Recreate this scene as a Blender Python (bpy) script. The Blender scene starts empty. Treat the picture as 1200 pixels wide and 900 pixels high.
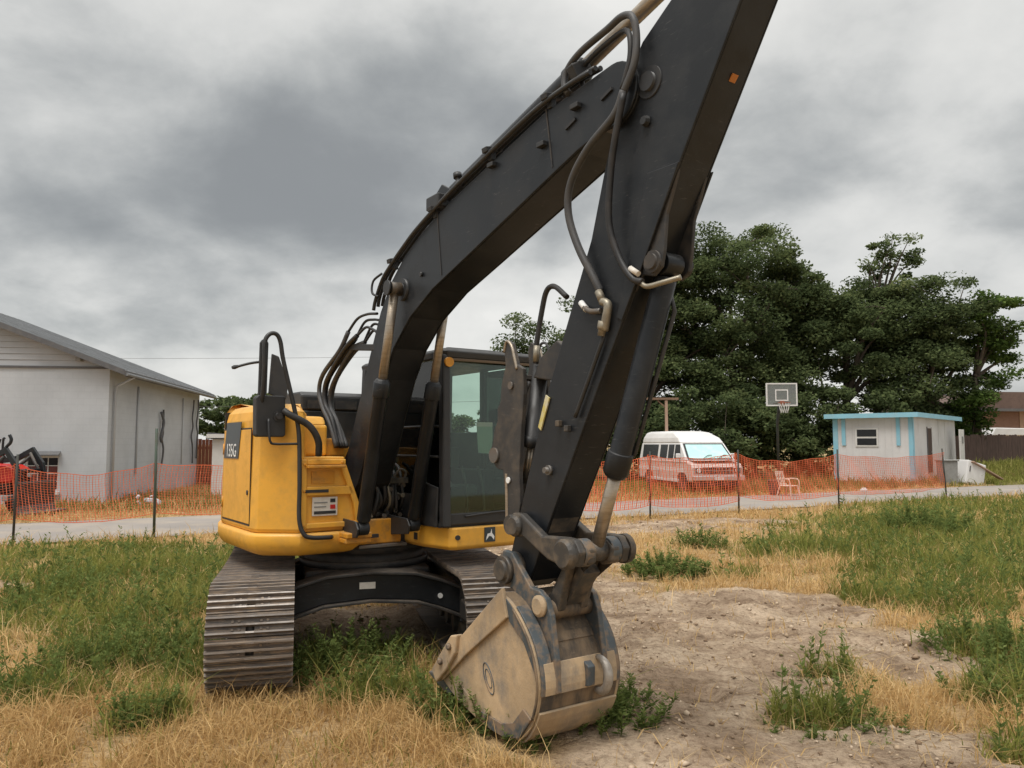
import bpy, bmesh, math, random
import numpy as np
from mathutils import Vector, Matrix

# ------------------------------------------------------------ camera, sky, sun, exposure
scn = bpy.context.scene
R = math.radians
cam_d = bpy.data.cameras.new("camera")
cam = bpy.data.objects.new("camera", cam_d)
scn.collection.objects.link(cam)
cam.location = (0, 0, 1.83)
cam.rotation_euler = (R(90 + 4.45), 0, 0)
cam_d.sensor_width = 36; cam_d.sensor_fit = 'HORIZONTAL'; cam_d.lens = 27
cam_d.clip_start = 0.05; cam_d.clip_end = 3000
scn.camera = cam

SUN_EL, SUN_AZ = 66, 215          # degrees; azimuth clockwise from +Y (behind the camera, to the left)
world = bpy.data.worlds.new("World"); scn.world = world; world.use_nodes = True
def build_world():
    nt = world.node_tree; N = nt.nodes; L = nt.links; N.clear()
    def nd(t, **k):
        n = N.new(t)
        for a, b in k.items(): setattr(n, a, b)
        return n
    def mth(op, a, b=None, c=None):
        n = nd('ShaderNodeMath', operation=op)
        for i, q in enumerate((a, b, c)):
            if q is None: continue
            if isinstance(q, (int, float)): n.inputs[i].default_value = q
            else: L.new(q, n.inputs[i])
        return n.outputs[0]
    tc = nd('ShaderNodeTexCoord')
    sp = nd('ShaderNodeSeparateXYZ'); L.new(tc.outputs['Generated'], sp.inputs[0])
    z = mth('MAXIMUM', sp.outputs[2], 0.0)
    den = mth('ADD', z, 0.42)
    cx = mth('DIVIDE', sp.outputs[0], den); cy = mth('DIVIDE', sp.outputs[1], den)
    cb = nd('ShaderNodeCombineXYZ'); L.new(cx, cb.inputs[0]); L.new(cy, cb.inputs[1])
    def noise(scale, detail, rough, loc, dist=0.0):
        m = nd('ShaderNodeMapping'); m.inputs['Location'].default_value = loc
        L.new(cb.outputs[0], m.inputs[0])
        n = nd('ShaderNodeTexNoise'); n.inputs['Scale'].default_value = scale
        n.inputs['Detail'].default_value = detail; n.inputs['Roughness'].default_value = rough
        n.inputs['Distortion'].default_value = dist
        L.new(m.outputs[0], n.inputs['Vector']); return n.outputs[0]
    big = noise(1.35, 3, 0.5, CLOUD_BIG, 0.15)
    mid = noise(3.8, 10, 0.55, CLOUD_MID, 0.12)
    def mrange(v, a, b):
        n = nd('ShaderNodeMapRange', interpolation_type='SMOOTHSTEP'); L.new(v, n.inputs[0]); n.inputs[1].default_value = a; n.inputs[2].default_value = b; return n.outputs[0]
    s = mth('ADD', mth('MULTIPLY', big, 0.75), mth('MULTIPLY', mid, 0.58))
    # overcast: the deck is thickest at middle height, thins towards the horizon and towards the zenith
    s = mth('ADD', s, mth('MULTIPLY', mrange(mth('MULTIPLY', z, -1.0), -0.29, -0.15), 0.22))
    s = mth('ADD', s, mth('MULTIPLY', mrange(z, 0.36, 0.56), 0.25))
    ramp = nd('ShaderNodeValToRGB'); L.new(s, ramp.inputs[0])
    cr = ramp.color_ramp; cr.interpolation = 'B_SPLINE'
    stops = [(0.50, (.165, .173, .177)), (0.61, (.215, .224, .226)), (0.71, (.30, .307, .303)), (0.81, (.42, .422, .41)), (0.97, (.53, .525, .505))]
    cr.elements[0].position, cr.elements[0].color = stops[0][0], stops[0][1] + (1,)
    cr.elements[1].position, cr.elements[1].color = stops[-1][0], stops[-1][1] + (1,)
    for p, c in stops[1:-1]:
        e = cr.elements.new(p); e.color = c + (1,)
    zen = mth('ADD', mth('MULTIPLY', mrange(z, 0.50, 1.0), 1.2), 1.0)
    sky = nd('ShaderNodeTexSky', sky_type='NISHITA'); sky.sun_disc = False
    sky.sun_elevation = R(SUN_EL); sky.sun_rotation = R(SUN_AZ)
    bg1 = nd('ShaderNodeBackground'); L.new(sky.outputs[0], bg1.inputs[0]); bg1.inputs[1].default_value = 0.08
    bg2 = nd('ShaderNodeBackground'); L.new(ramp.outputs[0], bg2.inputs[0]); L.new(zen, bg2.inputs[1])
    mx = nd('ShaderNodeMixShader'); mx.inputs[0].default_value = 0.95
    L.new(bg1.outputs[0], mx.inputs[1]); L.new(bg2.outputs[0], mx.inputs[2])
    out = nd('ShaderNodeOutputWorld'); L.new(mx.outputs[0], out.inputs[0])
CLOUD_BIG = (6.67, 5.51, 4.56); CLOUD_MID = (-8.97, -8.56, 1.6)
build_world()
sun_d = bpy.data.lights.new("sun", 'SUN'); sun = bpy.data.objects.new("sun", sun_d); scn.collection.objects.link(sun)
sun_d.energy = 1.5; sun_d.angle = R(28); sun_d.color = (1.0, .955, .89)
sd = Vector((math.sin(R(SUN_AZ)) * math.cos(R(SUN_EL)), math.cos(R(SUN_AZ)) * math.cos(R(SUN_EL)), math.sin(R(SUN_EL))))
sun.rotation_euler = (-sd).to_track_quat('-Z', 'Y').to_euler()
vs = scn.view_settings
vs.view_transform = 'Standard'; vs.look = 'None'; vs.exposure = 0.72; vs.gamma = 1.0; vs.use_curve_mapping = False
scn.cycles.max_bounces = 6; scn.cycles.transparent_max_bounces = 16
rng = np.random.default_rng(7); random.seed(7)

# ------------------------------------------------------------ materials
def mat(name, col, rough=.6, metal=0., dirt=None, amt=.4, scale=6., detail=6., bump=0., bscale=None, spec=.5,
        var=.08, dust=None, dustamt=0., stretch=(1, 1, 1), attr=None, lo=.45, hi=.7, edge=None, coords='Object', scratch=None, samt=.35, brick=None):
    m = bpy.data.materials.new(name); m.use_nodes = True
    nt = m.node_tree; N = nt.nodes; L = nt.links
    bs = N['Principled BSDF']
    bs.inputs['Roughness'].default_value = rough; bs.inputs['Metallic'].default_value = metal
    bs.inputs['Specular IOR Level'].default_value = spec
    tc = N.new('ShaderNodeTexCoord'); mp = N.new('ShaderNodeMapping'); mp.inputs['Scale'].default_value = stretch
    L.new(tc.outputs[coords], mp.inputs[0])
    def noise(sc, det=detail, rg=.6):
        n = N.new('ShaderNodeTexNoise'); n.inputs['Scale'].default_value = sc; n.inputs['Detail'].default_value = det
        n.inputs['Roughness'].default_value = rg; L.new(mp.outputs[0], n.inputs['Vector']); return n.outputs[0]
    def mix(fac, a, b, bt='MIX'):
        x = N.new('ShaderNodeMix'); x.data_type = 'RGBA'; x.blend_type = bt
        for i, q in ((0, fac), (6, a), (7, b)):
            if isinstance(q, float): x.inputs[i].default_value = q
            elif isinstance(q, tuple): x.inputs[i].default_value = q + (1,) if len(q) == 3 else q
            else: L.new(q, x.inputs[i])
        return x.outputs[2]
    def mr(v, a, b, c=0., d=1.):
        x = N.new('ShaderNodeMapRange'); L.new(v, x.inputs[0])
        for i, q in enumerate((a, b, c, d)): x.inputs[i + 1].default_value = q
        return x.outputs[0]
    c = tuple(col)
    v = noise(scale * .35, 3)
    out = mix(mr(v, .3, .7), tuple(q * (1 - var) for q in c), tuple(min(1, q * (1 + var)) for q in c))
    if dirt is not None:
        nz = noise(scale, detail, .65)
        f = mr(nz, lo, hi, 0., amt)
        out = mix(f, out, tuple(dirt))
        L.new(mr(nz, lo, hi, rough, min(1., rough + .25)), bs.inputs['Roughness'])
    if scratch is not None:                                # thin directional scuffs
        m2 = N.new('ShaderNodeMapping'); m2.inputs['Scale'].default_value = (1.2, 1.2, 9.); m2.inputs['Rotation'].default_value = (.2, .5, .3); L.new(tc.outputs[coords], m2.inputs[0])
        n2 = N.new('ShaderNodeTexNoise'); n2.inputs['Scale'].default_value = 9; n2.inputs['Detail'].default_value = 5; n2.inputs['Roughness'].default_value = .75; L.new(m2.outputs[0], n2.inputs['Vector'])
        m3 = N.new('ShaderNodeMath'); m3.operation = 'MULTIPLY'; L.new(mr(n2.outputs[0], .60, .70, 0., samt), m3.inputs[0]); L.new(mr(noise(2.3, 4), .42, .6), m3.inputs[1])
        out = mix(m3.outputs[0], out, tuple(scratch))
    if brick is not None:                                  # faint block courses under the paint
        sb = N.new('ShaderNodeSeparateXYZ'); L.new(tc.outputs['Object'], sb.inputs[0]); ab = N.new('ShaderNodeMath'); L.new(sb.outputs[0], ab.inputs[0]); L.new(sb.outputs[1], ab.inputs[1])
        cb_ = N.new('ShaderNodeCombineXYZ'); L.new(ab.outputs[0], cb_.inputs[0]); L.new(sb.outputs[2], cb_.inputs[1])
        bt = N.new('ShaderNodeTexBrick'); L.new(cb_.outputs[0], bt.inputs['Vector']); bt.inputs['Scale'].default_value = 1.; bt.inputs['Brick Width'].default_value = .40; bt.inputs['Row Height'].default_value = .20; bt.inputs['Mortar Size'].default_value = .012
        bt.inputs['Color1'].default_value = (1, 1, 1, 1); bt.inputs['Color2'].default_value = (.93, .93, .94, 1); bt.inputs['Mortar'].default_value = (.80, .80, .82, 1)
        out = mix(brick, out, bt.outputs[0], 'MULTIPLY')
    if dust is not None:                                   # dust settled on faces that look up
        ge = N.new('ShaderNodeNewGeometry'); sx = N.new('ShaderNodeSeparateXYZ'); L.new(ge.outputs['Normal'], sx.inputs[0])
        u = mr(sx.outputs[2], .25, .95)
        mm = N.new('ShaderNodeMath'); mm.operation = 'MULTIPLY'; L.new(u, mm.inputs[0]); L.new(mr(noise(scale * 1.7), .3, .7, .3 * dustamt, dustamt), mm.inputs[1])
        out = mix(mm.outputs[0], out, tuple(dust))
    L.new(out, bs.inputs['Base Color'])
    if bump:
        bp = N.new('ShaderNodeBump'); bp.inputs['Strength'].default_value = bump; bp.inputs['Distance'].default_value = .02
        L.new(noise(bscale or scale * 3), bp.inputs['Height']); L.new(bp.outputs[0], bs.inputs['Normal'])
    return m
DUST = (.34, .27, .20)
M = {}
M['yellow'] = mat('yellow_paint', (.82, .415, .05), .42, dirt=(.48, .27, .07), amt=.55, scale=5, dust=(.46, .33, .17), dustamt=.45, var=.09, bump=.02, scratch=(.30, .17, .06), samt=.45)
M['yellow_old'] = mat('yellow_paint_worn', (.66, .29, .025), .5, dirt=(.20, .13, .07), amt=.7, scale=9, dust=(.40, .30, .18), dustamt=.5)
M['black'] = mat('charcoal_paint', (.0125, .0145, .0175), .36, spec=.34, dirt=(.044, .047, .051), amt=.5, scale=3.2, detail=9, dust=(.15, .145, .14), dustamt=.45, var=.15, bump=.03, bscale=30, scratch=(.13, .125, .12), samt=.5)
M['black_worn'] = mat('charcoal_paint_dusty', (.026, .026, .027), .55, dirt=(.11, .088, .068), amt=.6, scale=7, dust=(.22, .18, .14), dustamt=.6, var=.2, bump=.06)
M['rubber'] = mat('hose_rubber', (.018, .018, .019), .5, dirt=(.07, .06, .055), amt=.5, scale=14)
M['hose_lite'] = mat('hose_faded', (.055, .055, .057), .55, dirt=(.10, .09, .08), amt=.5, scale=14)
M['dark'] = mat('dark_plastic', (.022, .023, .025), .45, dirt=(.06, .055, .05), amt=.4, scale=8, dust=(.10, .095, .09), dustamt=.4)
M['rod'] = mat('piston_rod_steel', (.42, .36, .29), .34, metal=.75, dirt=(.23, .18, .12), amt=.7, scale=8, stretch=(1, 1, 6))
M['steel'] = mat('bare_steel', (.16, .15, .14), .5, metal=.5, dirt=(.20, .14, .09), amt=.6, scale=14)
M['track'] = mat('track_steel', (.10, .088, .08), .55, metal=.25, dirt=(.42, .31, .21), amt=.8, scale=7, detail=9, bump=.12, bscale=35, coords='Generated', stretch=(3, 1, 1))
M['track2'] = mat('track_steel_scuffed', (.14, .122, .11), .5, metal=.3, dirt=(.45, .33, .22), amt=.9, scale=5, detail=9, bump=.12, bscale=35, coords='Generated', stretch=(3, 1, 1))
M['bucket'] = mat('bucket_rust', (.45, .325, .195), .75, dirt=(.20, .178, .152), amt=.75, scale=6.5, detail=12, bump=.3, bscale=22, dust=DUST, dustamt=.35, var=.28, lo=.44, hi=.66, stretch=(1, 1, .7), scratch=(.50, .40, .28), samt=.6)
M['bucket_grey'] = mat('bucket_worn_grey', (.085, .10, .11), .5, metal=.3, dirt=(.30, .205, .125), amt=.8, scale=8, bump=.08, lo=.48, hi=.62)
M['bucket_in'] = mat('bucket_back_steel', (.22, .155, .095), .6, metal=.15, dirt=(.06, .055, .05), amt=.85, scale=5, detail=12, bump=.25, bscale=20, var=.25, lo=.42, hi=.6, stretch=(1, 1.6, .6), scratch=(.42, .35, .27), samt=.6)
M['link'] = mat('linkage_steel', (.058, .054, .05), .48, metal=.2, dirt=(.22, .165, .11), amt=.75, scale=9, bump=.08)
M['worn'] = mat('worn_grouser_edge', (.30, .27, .245), .42, metal=.5, dirt=(.16, .12, .09), amt=.75, scale=6, coords='Generated')
M['wood_trim'] = mat('brown_trim', (.10, .065, .035), .5)
M['worn_eye'] = mat('scuffed_steel', (.40, .37, .33), .4, metal=.5, dirt=(.14, .10, .07), amt=.8, scale=9)
M['thumb'] = mat('thumb_steel', (.045, .043, .042), .5, metal=.2, dirt=(.15, .12, .09), amt=.55, scale=8, bump=.08, scratch=(.28, .25, .22), samt=.5)
M['brass'] = mat('zinc_fitting', (.31, .28, .22), .45, metal=.6, dirt=(.16, .13, .1), amt=.5, scale=20)
M['white'] = mat('white_print', (.78, .78, .77), .5)
M['label'] = mat('label_sheet', (.70, .66, .60), .5, dirt=(.45, .38, .3), amt=.5, scale=12)
M['decal'] = mat('decal_dark', (.03, .045, .055), .3)
M['grey_box'] = mat('sheet_grey', (.25, .25, .24), .5, dirt=(.12, .1, .08), amt=.4)
M['seat'] = mat('seat_fabric', (.15, .16, .14), .85, dirt=(.15, .14, .12), amt=.4, scale=10)
M['red'] = mat('red_paint', (.55, .018, .015), .35, dirt=(.2, .03, .02), amt=.4)
M['wood_red_l'] = mat('faded_reflector', (.42, .15, .03), .5)
M['orange_lamp'] = mat('amber_lens', (.62, .22, .02), .3)
def glass_mat(name, tint, gloss=.10, rough=.02, alpha=.0):
    m = bpy.data.materials.new(name); m.use_nodes = True; nt = m.node_tree; N = nt.nodes; L = nt.links; N.clear()
    tr = N.new('ShaderNodeBsdfTransparent'); tr.inputs[0].default_value = tint + (1,)
    gl = N.new('ShaderNodeBsdfGlossy'); gl.inputs['Roughness'].default_value = rough
    df = N.new('ShaderNodeBsdfDiffuse'); df.inputs[0].default_value = (.30, .31, .29, 1)
    fr = N.new('ShaderNodeFresnel'); fr.inputs[0].default_value = 1.5
    ad = N.new('ShaderNodeMath'); ad.operation = 'ADD'; ad.inputs[1].default_value = gloss; L.new(fr.outputs[0], ad.inputs[0])
    a = N.new('ShaderNodeMixShader'); a.inputs[0].default_value = alpha; L.new(tr.outputs[0], a.inputs[1]); L.new(df.outputs[0], a.inputs[2])
    b = N.new('ShaderNodeMixShader'); L.new(ad.outputs[0], b.inputs[0]); L.new(a.outputs[0], b.inputs[1]); L.new(gl.outputs[0], b.inputs[2])
    o = N.new('ShaderNodeOutputMaterial'); L.new(b.outputs[0], o.inputs[0]); return m
M['glass'] = glass_mat('cab_glass', (.70, .83, .76), .0, .03, .012)

# ------------------------------------------------------------ mesh builder
def smoothpath(P, sub=5):
    P = [Vector(p) for p in P]
    if len(P) < 3: return P
    Q = [P[0] * 2 - P[1]] + P + [P[-1] * 2 - P[-2]]; out = []
    for i in range(1, len(Q) - 2):
        a, b, c, d = Q[i - 1:i + 3]
        for k in range(sub):
            t = k / sub
            out.append(.5 * ((2 * b) + (c - a) * t + (2 * a - 5 * b + 4 * c - d) * t * t + (3 * b - a - 3 * c + d) * t ** 3))
    return out + [P[-1]]
class MB:
    def __init__(s): s.v = []; s.f = []; s.sm = []; s.mi = []; s.cur = 0
    def add(s, vs, fs, sm=False):
        o = len(s.v); s.v += [tuple(p) for p in vs]
        for f in fs: s.f.append(tuple(i + o for i in f)); s.sm.append(sm); s.mi.append(s.cur)
        return s
    def box(s, a, b, mtx=None):
        x0, y0, z0 = a; x1, y1, z1 = b
        V = [Vector(p) for p in ((x0, y0, z0), (x1, y0, z0), (x1, y1, z0), (x0, y1, z0), (x0, y0, z1), (x1, y0, z1), (x1, y1, z1), (x0, y1, z1))]
        if mtx: V = [mtx @ p for p in V]
        return s.add(V, [(0, 3, 2, 1), (4, 5, 6, 7), (0, 1, 5, 4), (1, 2, 6, 5), (2, 3, 7, 6), (3, 0, 4, 7)])
    def prism(s, poly, a, b, ax='y', mtx=None, sm=False):
        # poly in the two other axes (x,z for y; y,z for x; x,y for z)
        def P(p, t):
            q = {'y': (p[0], t, p[1]), 'x': (t, p[0], p[1]), 'z': (p[0], p[1], t)}[ax]
            return mtx @ Vector(q) if mtx else Vector(q)
        n = len(poly); V = [P(p, a) for p in poly] + [P(p, b) for p in poly]
        s.add(V, [tuple(range(n - 1, -1, -1)), tuple(range(n, 2 * n))])
        o = len(s.v) - 2 * n
        for i in range(n):
            j = (i + 1) % n; s.f.append((o + i, o + j, o + n + j, o + n + i)); s.sm.append(sm); s.mi.append(s.cur)
        return s
    def bar(s, p, q, w, h, up=(0, 0, 1)):
        p = Vector(p); q = Vector(q); d = (q - p).normalized(); u = Vector(up)
        r = d.cross(u)
        if r.length < 1e-4: r = d.cross(Vector((1, 0, 0)))
        r.normalize(); u = r.cross(d); V = []
        for c in (p, q):
            for i, j in ((-1, -1), (1, -1), (1, 1), (-1, 1)): V.append(c + r * w / 2 * i + u * h / 2 * j)
        return s.add(V, [(0, 1, 2, 3), (7, 6, 5, 4), (0, 4, 5, 1), (1, 5, 6, 2), (2, 6, 7, 3), (3, 7, 4, 0)])
    def tube(s, path, r, n=8, caps=True, smooth=5):
        P = smoothpath(path, smooth) if smooth and len(path) > 2 else [Vector(p) for p in path]
        m = len(P); rr = r if hasattr(r, '__len__') else None; V = []; u = None
        for i, p in enumerate(P):
            d = (P[min(i + 1, m - 1)] - P[max(i - 1, 0)])
            d = d.normalized() if d.length > 1e-9 else Vector((0, 0, 1))
            if u is None: u = d.orthogonal().normalized()
            else:
                u = u - d * u.dot(d); u = u.normalized() if u.length > 1e-6 else d.orthogonal().normalized()
            w = d.cross(u)
            if rr is not None:
                t = i / (m - 1) * (len(rr) - 1); k = min(int(t), len(rr) - 2); rad = rr[k] + (rr[k + 1] - rr[k]) * (t - k)
            else: rad = r
            for k in range(n):
                a = 2 * math.pi * k / n; V.append(p + u * (math.cos(a) * rad) + w * (math.sin(a) * rad))
        F = []
        for i in range(m - 1):
            for k in range(n):
                k2 = (k + 1) % n; F.append((i * n + k, i * n + k2, (i + 1) * n + k2, (i + 1) * n + k))
        s.add(V, F, True)
        if caps:
            o = len(s.v) - m * n
            s.f.append(tuple(o + k for k in range(n - 1, -1, -1))); s.f.append(tuple(o + (m - 1) * n + k for k in range(n)))
            s.sm += [False, False]; s.mi += [s.cur, s.cur]
        return s
    def cyl(s, p, q, r, r2=None, n=16): return s.tube([p, q], [r, r2 if r2 is not None else r], n, True, 0)
    def rings(s, p, q, prof, n=16):
        # prof: list of (t along p->q in metres, radius)
        p = Vector(p); d = (Vector(q) - p).normalized(); u = d.orthogonal().normalized(); w = d.cross(u); V = []
        for t, r in prof:
            for k in range(n):
                a = 2 * math.pi * k / n; V.append(p + d * t + u * (math.cos(a) * r) + w * (math.sin(a) * r))
        F = []; m = len(prof)
        for i in range(m - 1):
            for k in range(n):
                k2 = (k + 1) % n; F.append((i * n + k, i * n + k2, (i + 1) * n + k2, (i + 1) * n + k))
        s.add(V, F, False)
        for a_, b_ in zip(range(len(s.sm) - len(F), len(s.sm)), F): s.sm[a_] = abs(prof[b_[0] // n][1] - prof[b_[0] // n + 1][1]) < 1e-6
        o = len(s.v) - m * n
        s.f.append(tuple(o + k for k in range(n - 1, -1, -1))); s.f.append(tuple(o + (m - 1) * n + k for k in range(n)))
        s.sm += [False, False]; s.mi += [s.cur, s.cur]; return s
    def slab(s, outline, levels, sm=False):
        # outline (x,y) counter-clockwise; levels (z, inset)
        n = len(outline); V = []
        for z, ins in levels:
            for p in offset(outline, ins): V.append((p[0], p[1], z))
        F = [tuple(range(n - 1, -1, -1)), tuple(range((len(levels) - 1) * n, len(levels) * n))]
        s.add(V, F); o = len(s.v) - len(V)
        for l in range(len(levels) - 1):
            for i in range(n):
                j = (i + 1) % n; s.f.append((o + l * n + i, o + l * n + j, o + (l + 1) * n + j, o + (l + 1) * n + i)); s.sm.append(sm); s.mi.append(s.cur)
        return s
    def mesh(s, name, mats, fix=True):
        me = bpy.data.meshes.new(name); me.from_pydata(s.v, [], s.f)
        for m in (mats if isinstance(mats, (list, tuple)) else [mats]): me.materials.append(m)
        me.polygons.foreach_set('use_smooth', s.sm); me.polygons.foreach_set('material_index', s.mi)
        if fix:
            bm = bmesh.new(); bm.from_mesh(me); bmesh.ops.recalc_face_normals(bm, faces=bm.faces); bm.to_mesh(me); bm.free()
        me.update(); return me
    def build(s, name, mats, parent=None, bev=0., seg=2, fix=True, loc=None, rot=None):
        return link(name, s.mesh(name, mats, fix), parent, bev, seg, loc, rot)
def link(name, me, parent=None, bev=0., seg=2, loc=None, rot=None):
    o = bpy.data.objects.new(name, me); scn.collection.objects.link(o)
    if parent is not None: o.parent = parent
    if loc is not None: o.location = loc
    if rot is not None: o.rotation_euler = rot
    if bev:
        b = o.modifiers.new('bevel', 'BEVEL'); b.width = bev; b.segments = seg; b.limit_method = 'ANGLE'; b.angle_limit = R(35); b.harden_normals = False
    return o
def offset(poly, d):
    if abs(d) < 1e-9: return [tuple(p) for p in poly]
    n = len(poly); out = []
    for i in range(n):
        a, b, c = Vector(poly[i - 1]), Vector(poly[i]), Vector(poly[(i + 1) % n])
        e1 = (b - a).normalized(); e2 = (c - b).normalized()
        n1 = Vector((-e1.y, e1.x)); n2 = Vector((-e2.y, e2.x)); m = (n1 + n2)
        m = m.normalized() if m.length > 1e-6 else n1
        k = max(.5, m.dot(n1)); q = b + m * (d / k); out.append((q.x, q.y))
    return out
def empty(name, loc, rz=0., parent=None):
    o = bpy.data.objects.new(name, None); scn.collection.objects.link(o); o.location = loc; o.rotation_euler = (0, 0, rz)
    o.empty_display_size = .3
    if parent is not None: o.parent = parent
    return o
def tag(o, label=None, cat=None, group=None, kind=None):
    if label: o['label'] = label
    if cat: o['category'] = cat
    if group: o['group'] = group
    if kind: o['kind'] = kind
    return o
def dup(root, loc=None, rot=None, parent=None):
    c = root.copy(); scn.collection.objects.link(c)
    if parent is not None: c.parent = parent
    if loc is not None: c.location = loc
    if rot is not None: c.rotation_euler = rot
    for ch in [q for q in bpy.data.objects if q.parent == root]:
        dup(ch, parent=c)
    return c
def text_mesh(body, size, extrude=.002):
    cu = bpy.data.curves.new('t', 'FONT'); cu.body = body; cu.size = size; cu.extrude = extrude; cu.align_x = 'CENTER'; cu.align_y = 'CENTER'; cu.resolution_u = 3
    to = bpy.data.objects.new('t', cu); scn.collection.objects.link(to)
    me = bpy.data.meshes.new_from_object(to.evaluated_get(bpy.context.evaluated_depsgraph_get()))
    bpy.data.objects.remove(to); bpy.data.curves.remove(cu); return me

# ------------------------------------------------------------ noise and terrain functions (numpy)
_T = np.random.default_rng(3).random((256, 256))
def vnoise(x, y, s=0):
    x = np.asarray(x, float) + s * 17.31; y = np.asarray(y, float) + s * 5.77
    xi = np.floor(x).astype(int); yi = np.floor(y).astype(int); fx = x - xi; fy = y - yi
    fx = fx * fx * (3 - 2 * fx); fy = fy * fy * (3 - 2 * fy)
    g = lambda i, j: _T[(xi + i) % 256, (yi + j) % 256]
    return (g(0, 0) * (1 - fx) + g(1, 0) * fx) * (1 - fy) + (g(0, 1) * (1 - fx) + g(1, 1) * fx) * fy
def fbm(x, y, o=4, s=0):
    t = 0; a = .5
    for k in range(o): t = t + a * vnoise(x * 2 ** k, y * 2 ** k, s + k); a *= .5
    return t / (1 - .5 ** o)
ROAD = np.array([(-60, -8), (-30, 6.0), (-10.4, 15.9), (-7.0, 17.9), (2.4, 21.6), (11.8, 26.8), (20.7, 31.3), (40, 40.5), (90, 62)], float)
def road_d(x, y):
    """distance to the road's centre line"""
    x = np.asarray(x, float); y = np.asarray(y, float); best = np.full(np.broadcast(x, y).shape, 1e9)
    for a, b in zip(ROAD[:-1], ROAD[1:]):
        d = b - a; t = np.clip(((x - a[0]) * d[0] + (y - a[1]) * d[1]) / (d @ d), 0, 1)
        best = np.minimum(best, np.hypot(x - a[0] - t * d[0], y - a[1] - t * d[1]))
    return best
def blob(x, y, L):
    t = np.zeros(np.broadcast(x, y).shape)
    for cx, cy, rx, ry in L: t = np.maximum(t, np.exp(-(((x - cx) / rx) ** 2 + ((y - cy) / ry) ** 2)))
    return t
GREEN = [(-4.3, 9.4, 1.9, 2.4), (-3.1, 6.9, .85, 1.1), (-3.6, 5.8, .75, .4), (-4.85, 12, 2.8, 1.8), (-6.6, 12.6, 2.5, 1.2), (-6.4, 10.6, 1.6, .6), (-2.42, 5.24, .28, .3),
         (-1.35, 6.9, .8, .8), (-.9, 5.75, .6, .35), (-.15, 5.2, .55, .35), (6.1, 13.2, 2.7, 2.2), (9.6, 16.9, 4.2, 3.2), (7.3, 10.8, 2.9, 2.9), (13.8, 21.5, 5.0, 3.6), (8.5, 13.5, 3, 3),
         (4.6, 8.9, 1.0, .9), (4.2, 6.9, .75, .55), (3.75, 5.6, .5, .6), (2.45, 6.2, .38, .14), (2.0, 5.12, .5, .25), (24, 38, 9, 5), (3.1, 10.9, .5, .3), (.6, 5.0, .3, .2), (2.9, 4.6, .3, .2)]
DIRT = [(1.5, 7.0, 1.7, 2.6), (.95, 5.0, .8, 1.1), (3.2, 7.0, 1.3, 1.2), (2.6, 8.7, 1.7, 1.3), (2.2, 4.5, 1.1, .9), (.8, 9.3, 1.3, 2.1), (1.6, 16.6, 4.5, 1.3), (4.6, 18.0, 2.5, .9),
        (-6.7, 10.2, .9, .45), (-.9, 7.9, 1.9, 1.3), (-7.5, 16, 3, .6), (.2, 12, 2, 3), (.7, 4.2, .7, .5)]
def masks(x, y):
    n1 = fbm(x * 1.1, y * 1.1, 4, 1) - .5; n2 = fbm(x * 2.6, y * 2.6, 3, 9) - .5
    g = blob(x, y, GREEN) + n1 * .55 + n2 * .35
    d = blob(x, y, DIRT) - n1 * .45 + n2 * .3
    ds = blob(x, y, DIRT)
    far = np.clip((np.hypot(x, y) - 24) / 8, 0, 1)
    g = np.clip((g - .36) / .25, 0, 1); d = np.clip((d - .42) / .2, 0, 1) * (1 - far)
    g = np.maximum(g, far * np.clip((fbm(x * .25, y * .25, 3, 5) - .40) / .2, 0, 1))
    gs = blob(x, y, GREEN)
    d = d * np.where(gs > ds, 1 - g, 1.0); g = g * np.where(gs > ds, 1.0, 1 - d * .9)
    return g, d
def gh(x, y):
    x = np.asarray(x, float); y = np.asarray(y, float)
    g, d = masks(x, y)
    h = (fbm(x * .45, y * .45, 3, 2) - .5) * .10
    h = h + (fbm(x * 2.2, y * 2.2, 4, 4) - .5) * (.035 + .12 * d) + (fbm(x * 6.5, y * 6.5, 3, 14) - .5) * .055 * d
    h = h + d * .05 * (1 - np.abs(2 * vnoise((x * .5 + y * .25) * 3.2, (y - x * .3) * 1.1, 12) - 1)) 
    for y0, sl in ((7.55, -.16), (9.05, -.16), (5.75, .22)):        # old track prints across the bare soil
        q = np.exp(-(((y - y0 - sl * (x - 1.5)) / .27) ** 4)); h = h + d * q * (.016 * np.sin(x * 2 * np.pi / .21 + np.sin(y * 3)) - .03)
    h = h + .10 * np.exp(-(((x - .35) / 1.0) ** 2 + ((y - 5.0) / .8) ** 2))
    h = h - .05 * np.exp(-(((x + 1.4) / 2.3) ** 2 + ((y - 7.2) / 1.6) ** 2))
    h = h + .75 * np.exp(-(((x - 27) / 7.0) ** 2 + ((y - 40) / 4.0) ** 2))
    r = road_d(x, y); k = np.clip((r - 1.75) / .7, 0, 1); k = k * k * (3 - 2 * k)
    far = np.clip(1 - (np.hypot(x, y) - 60) / 60, .0, 1)
    return (h * k * far) - .06 * (1 - k) - .0 * far
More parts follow.
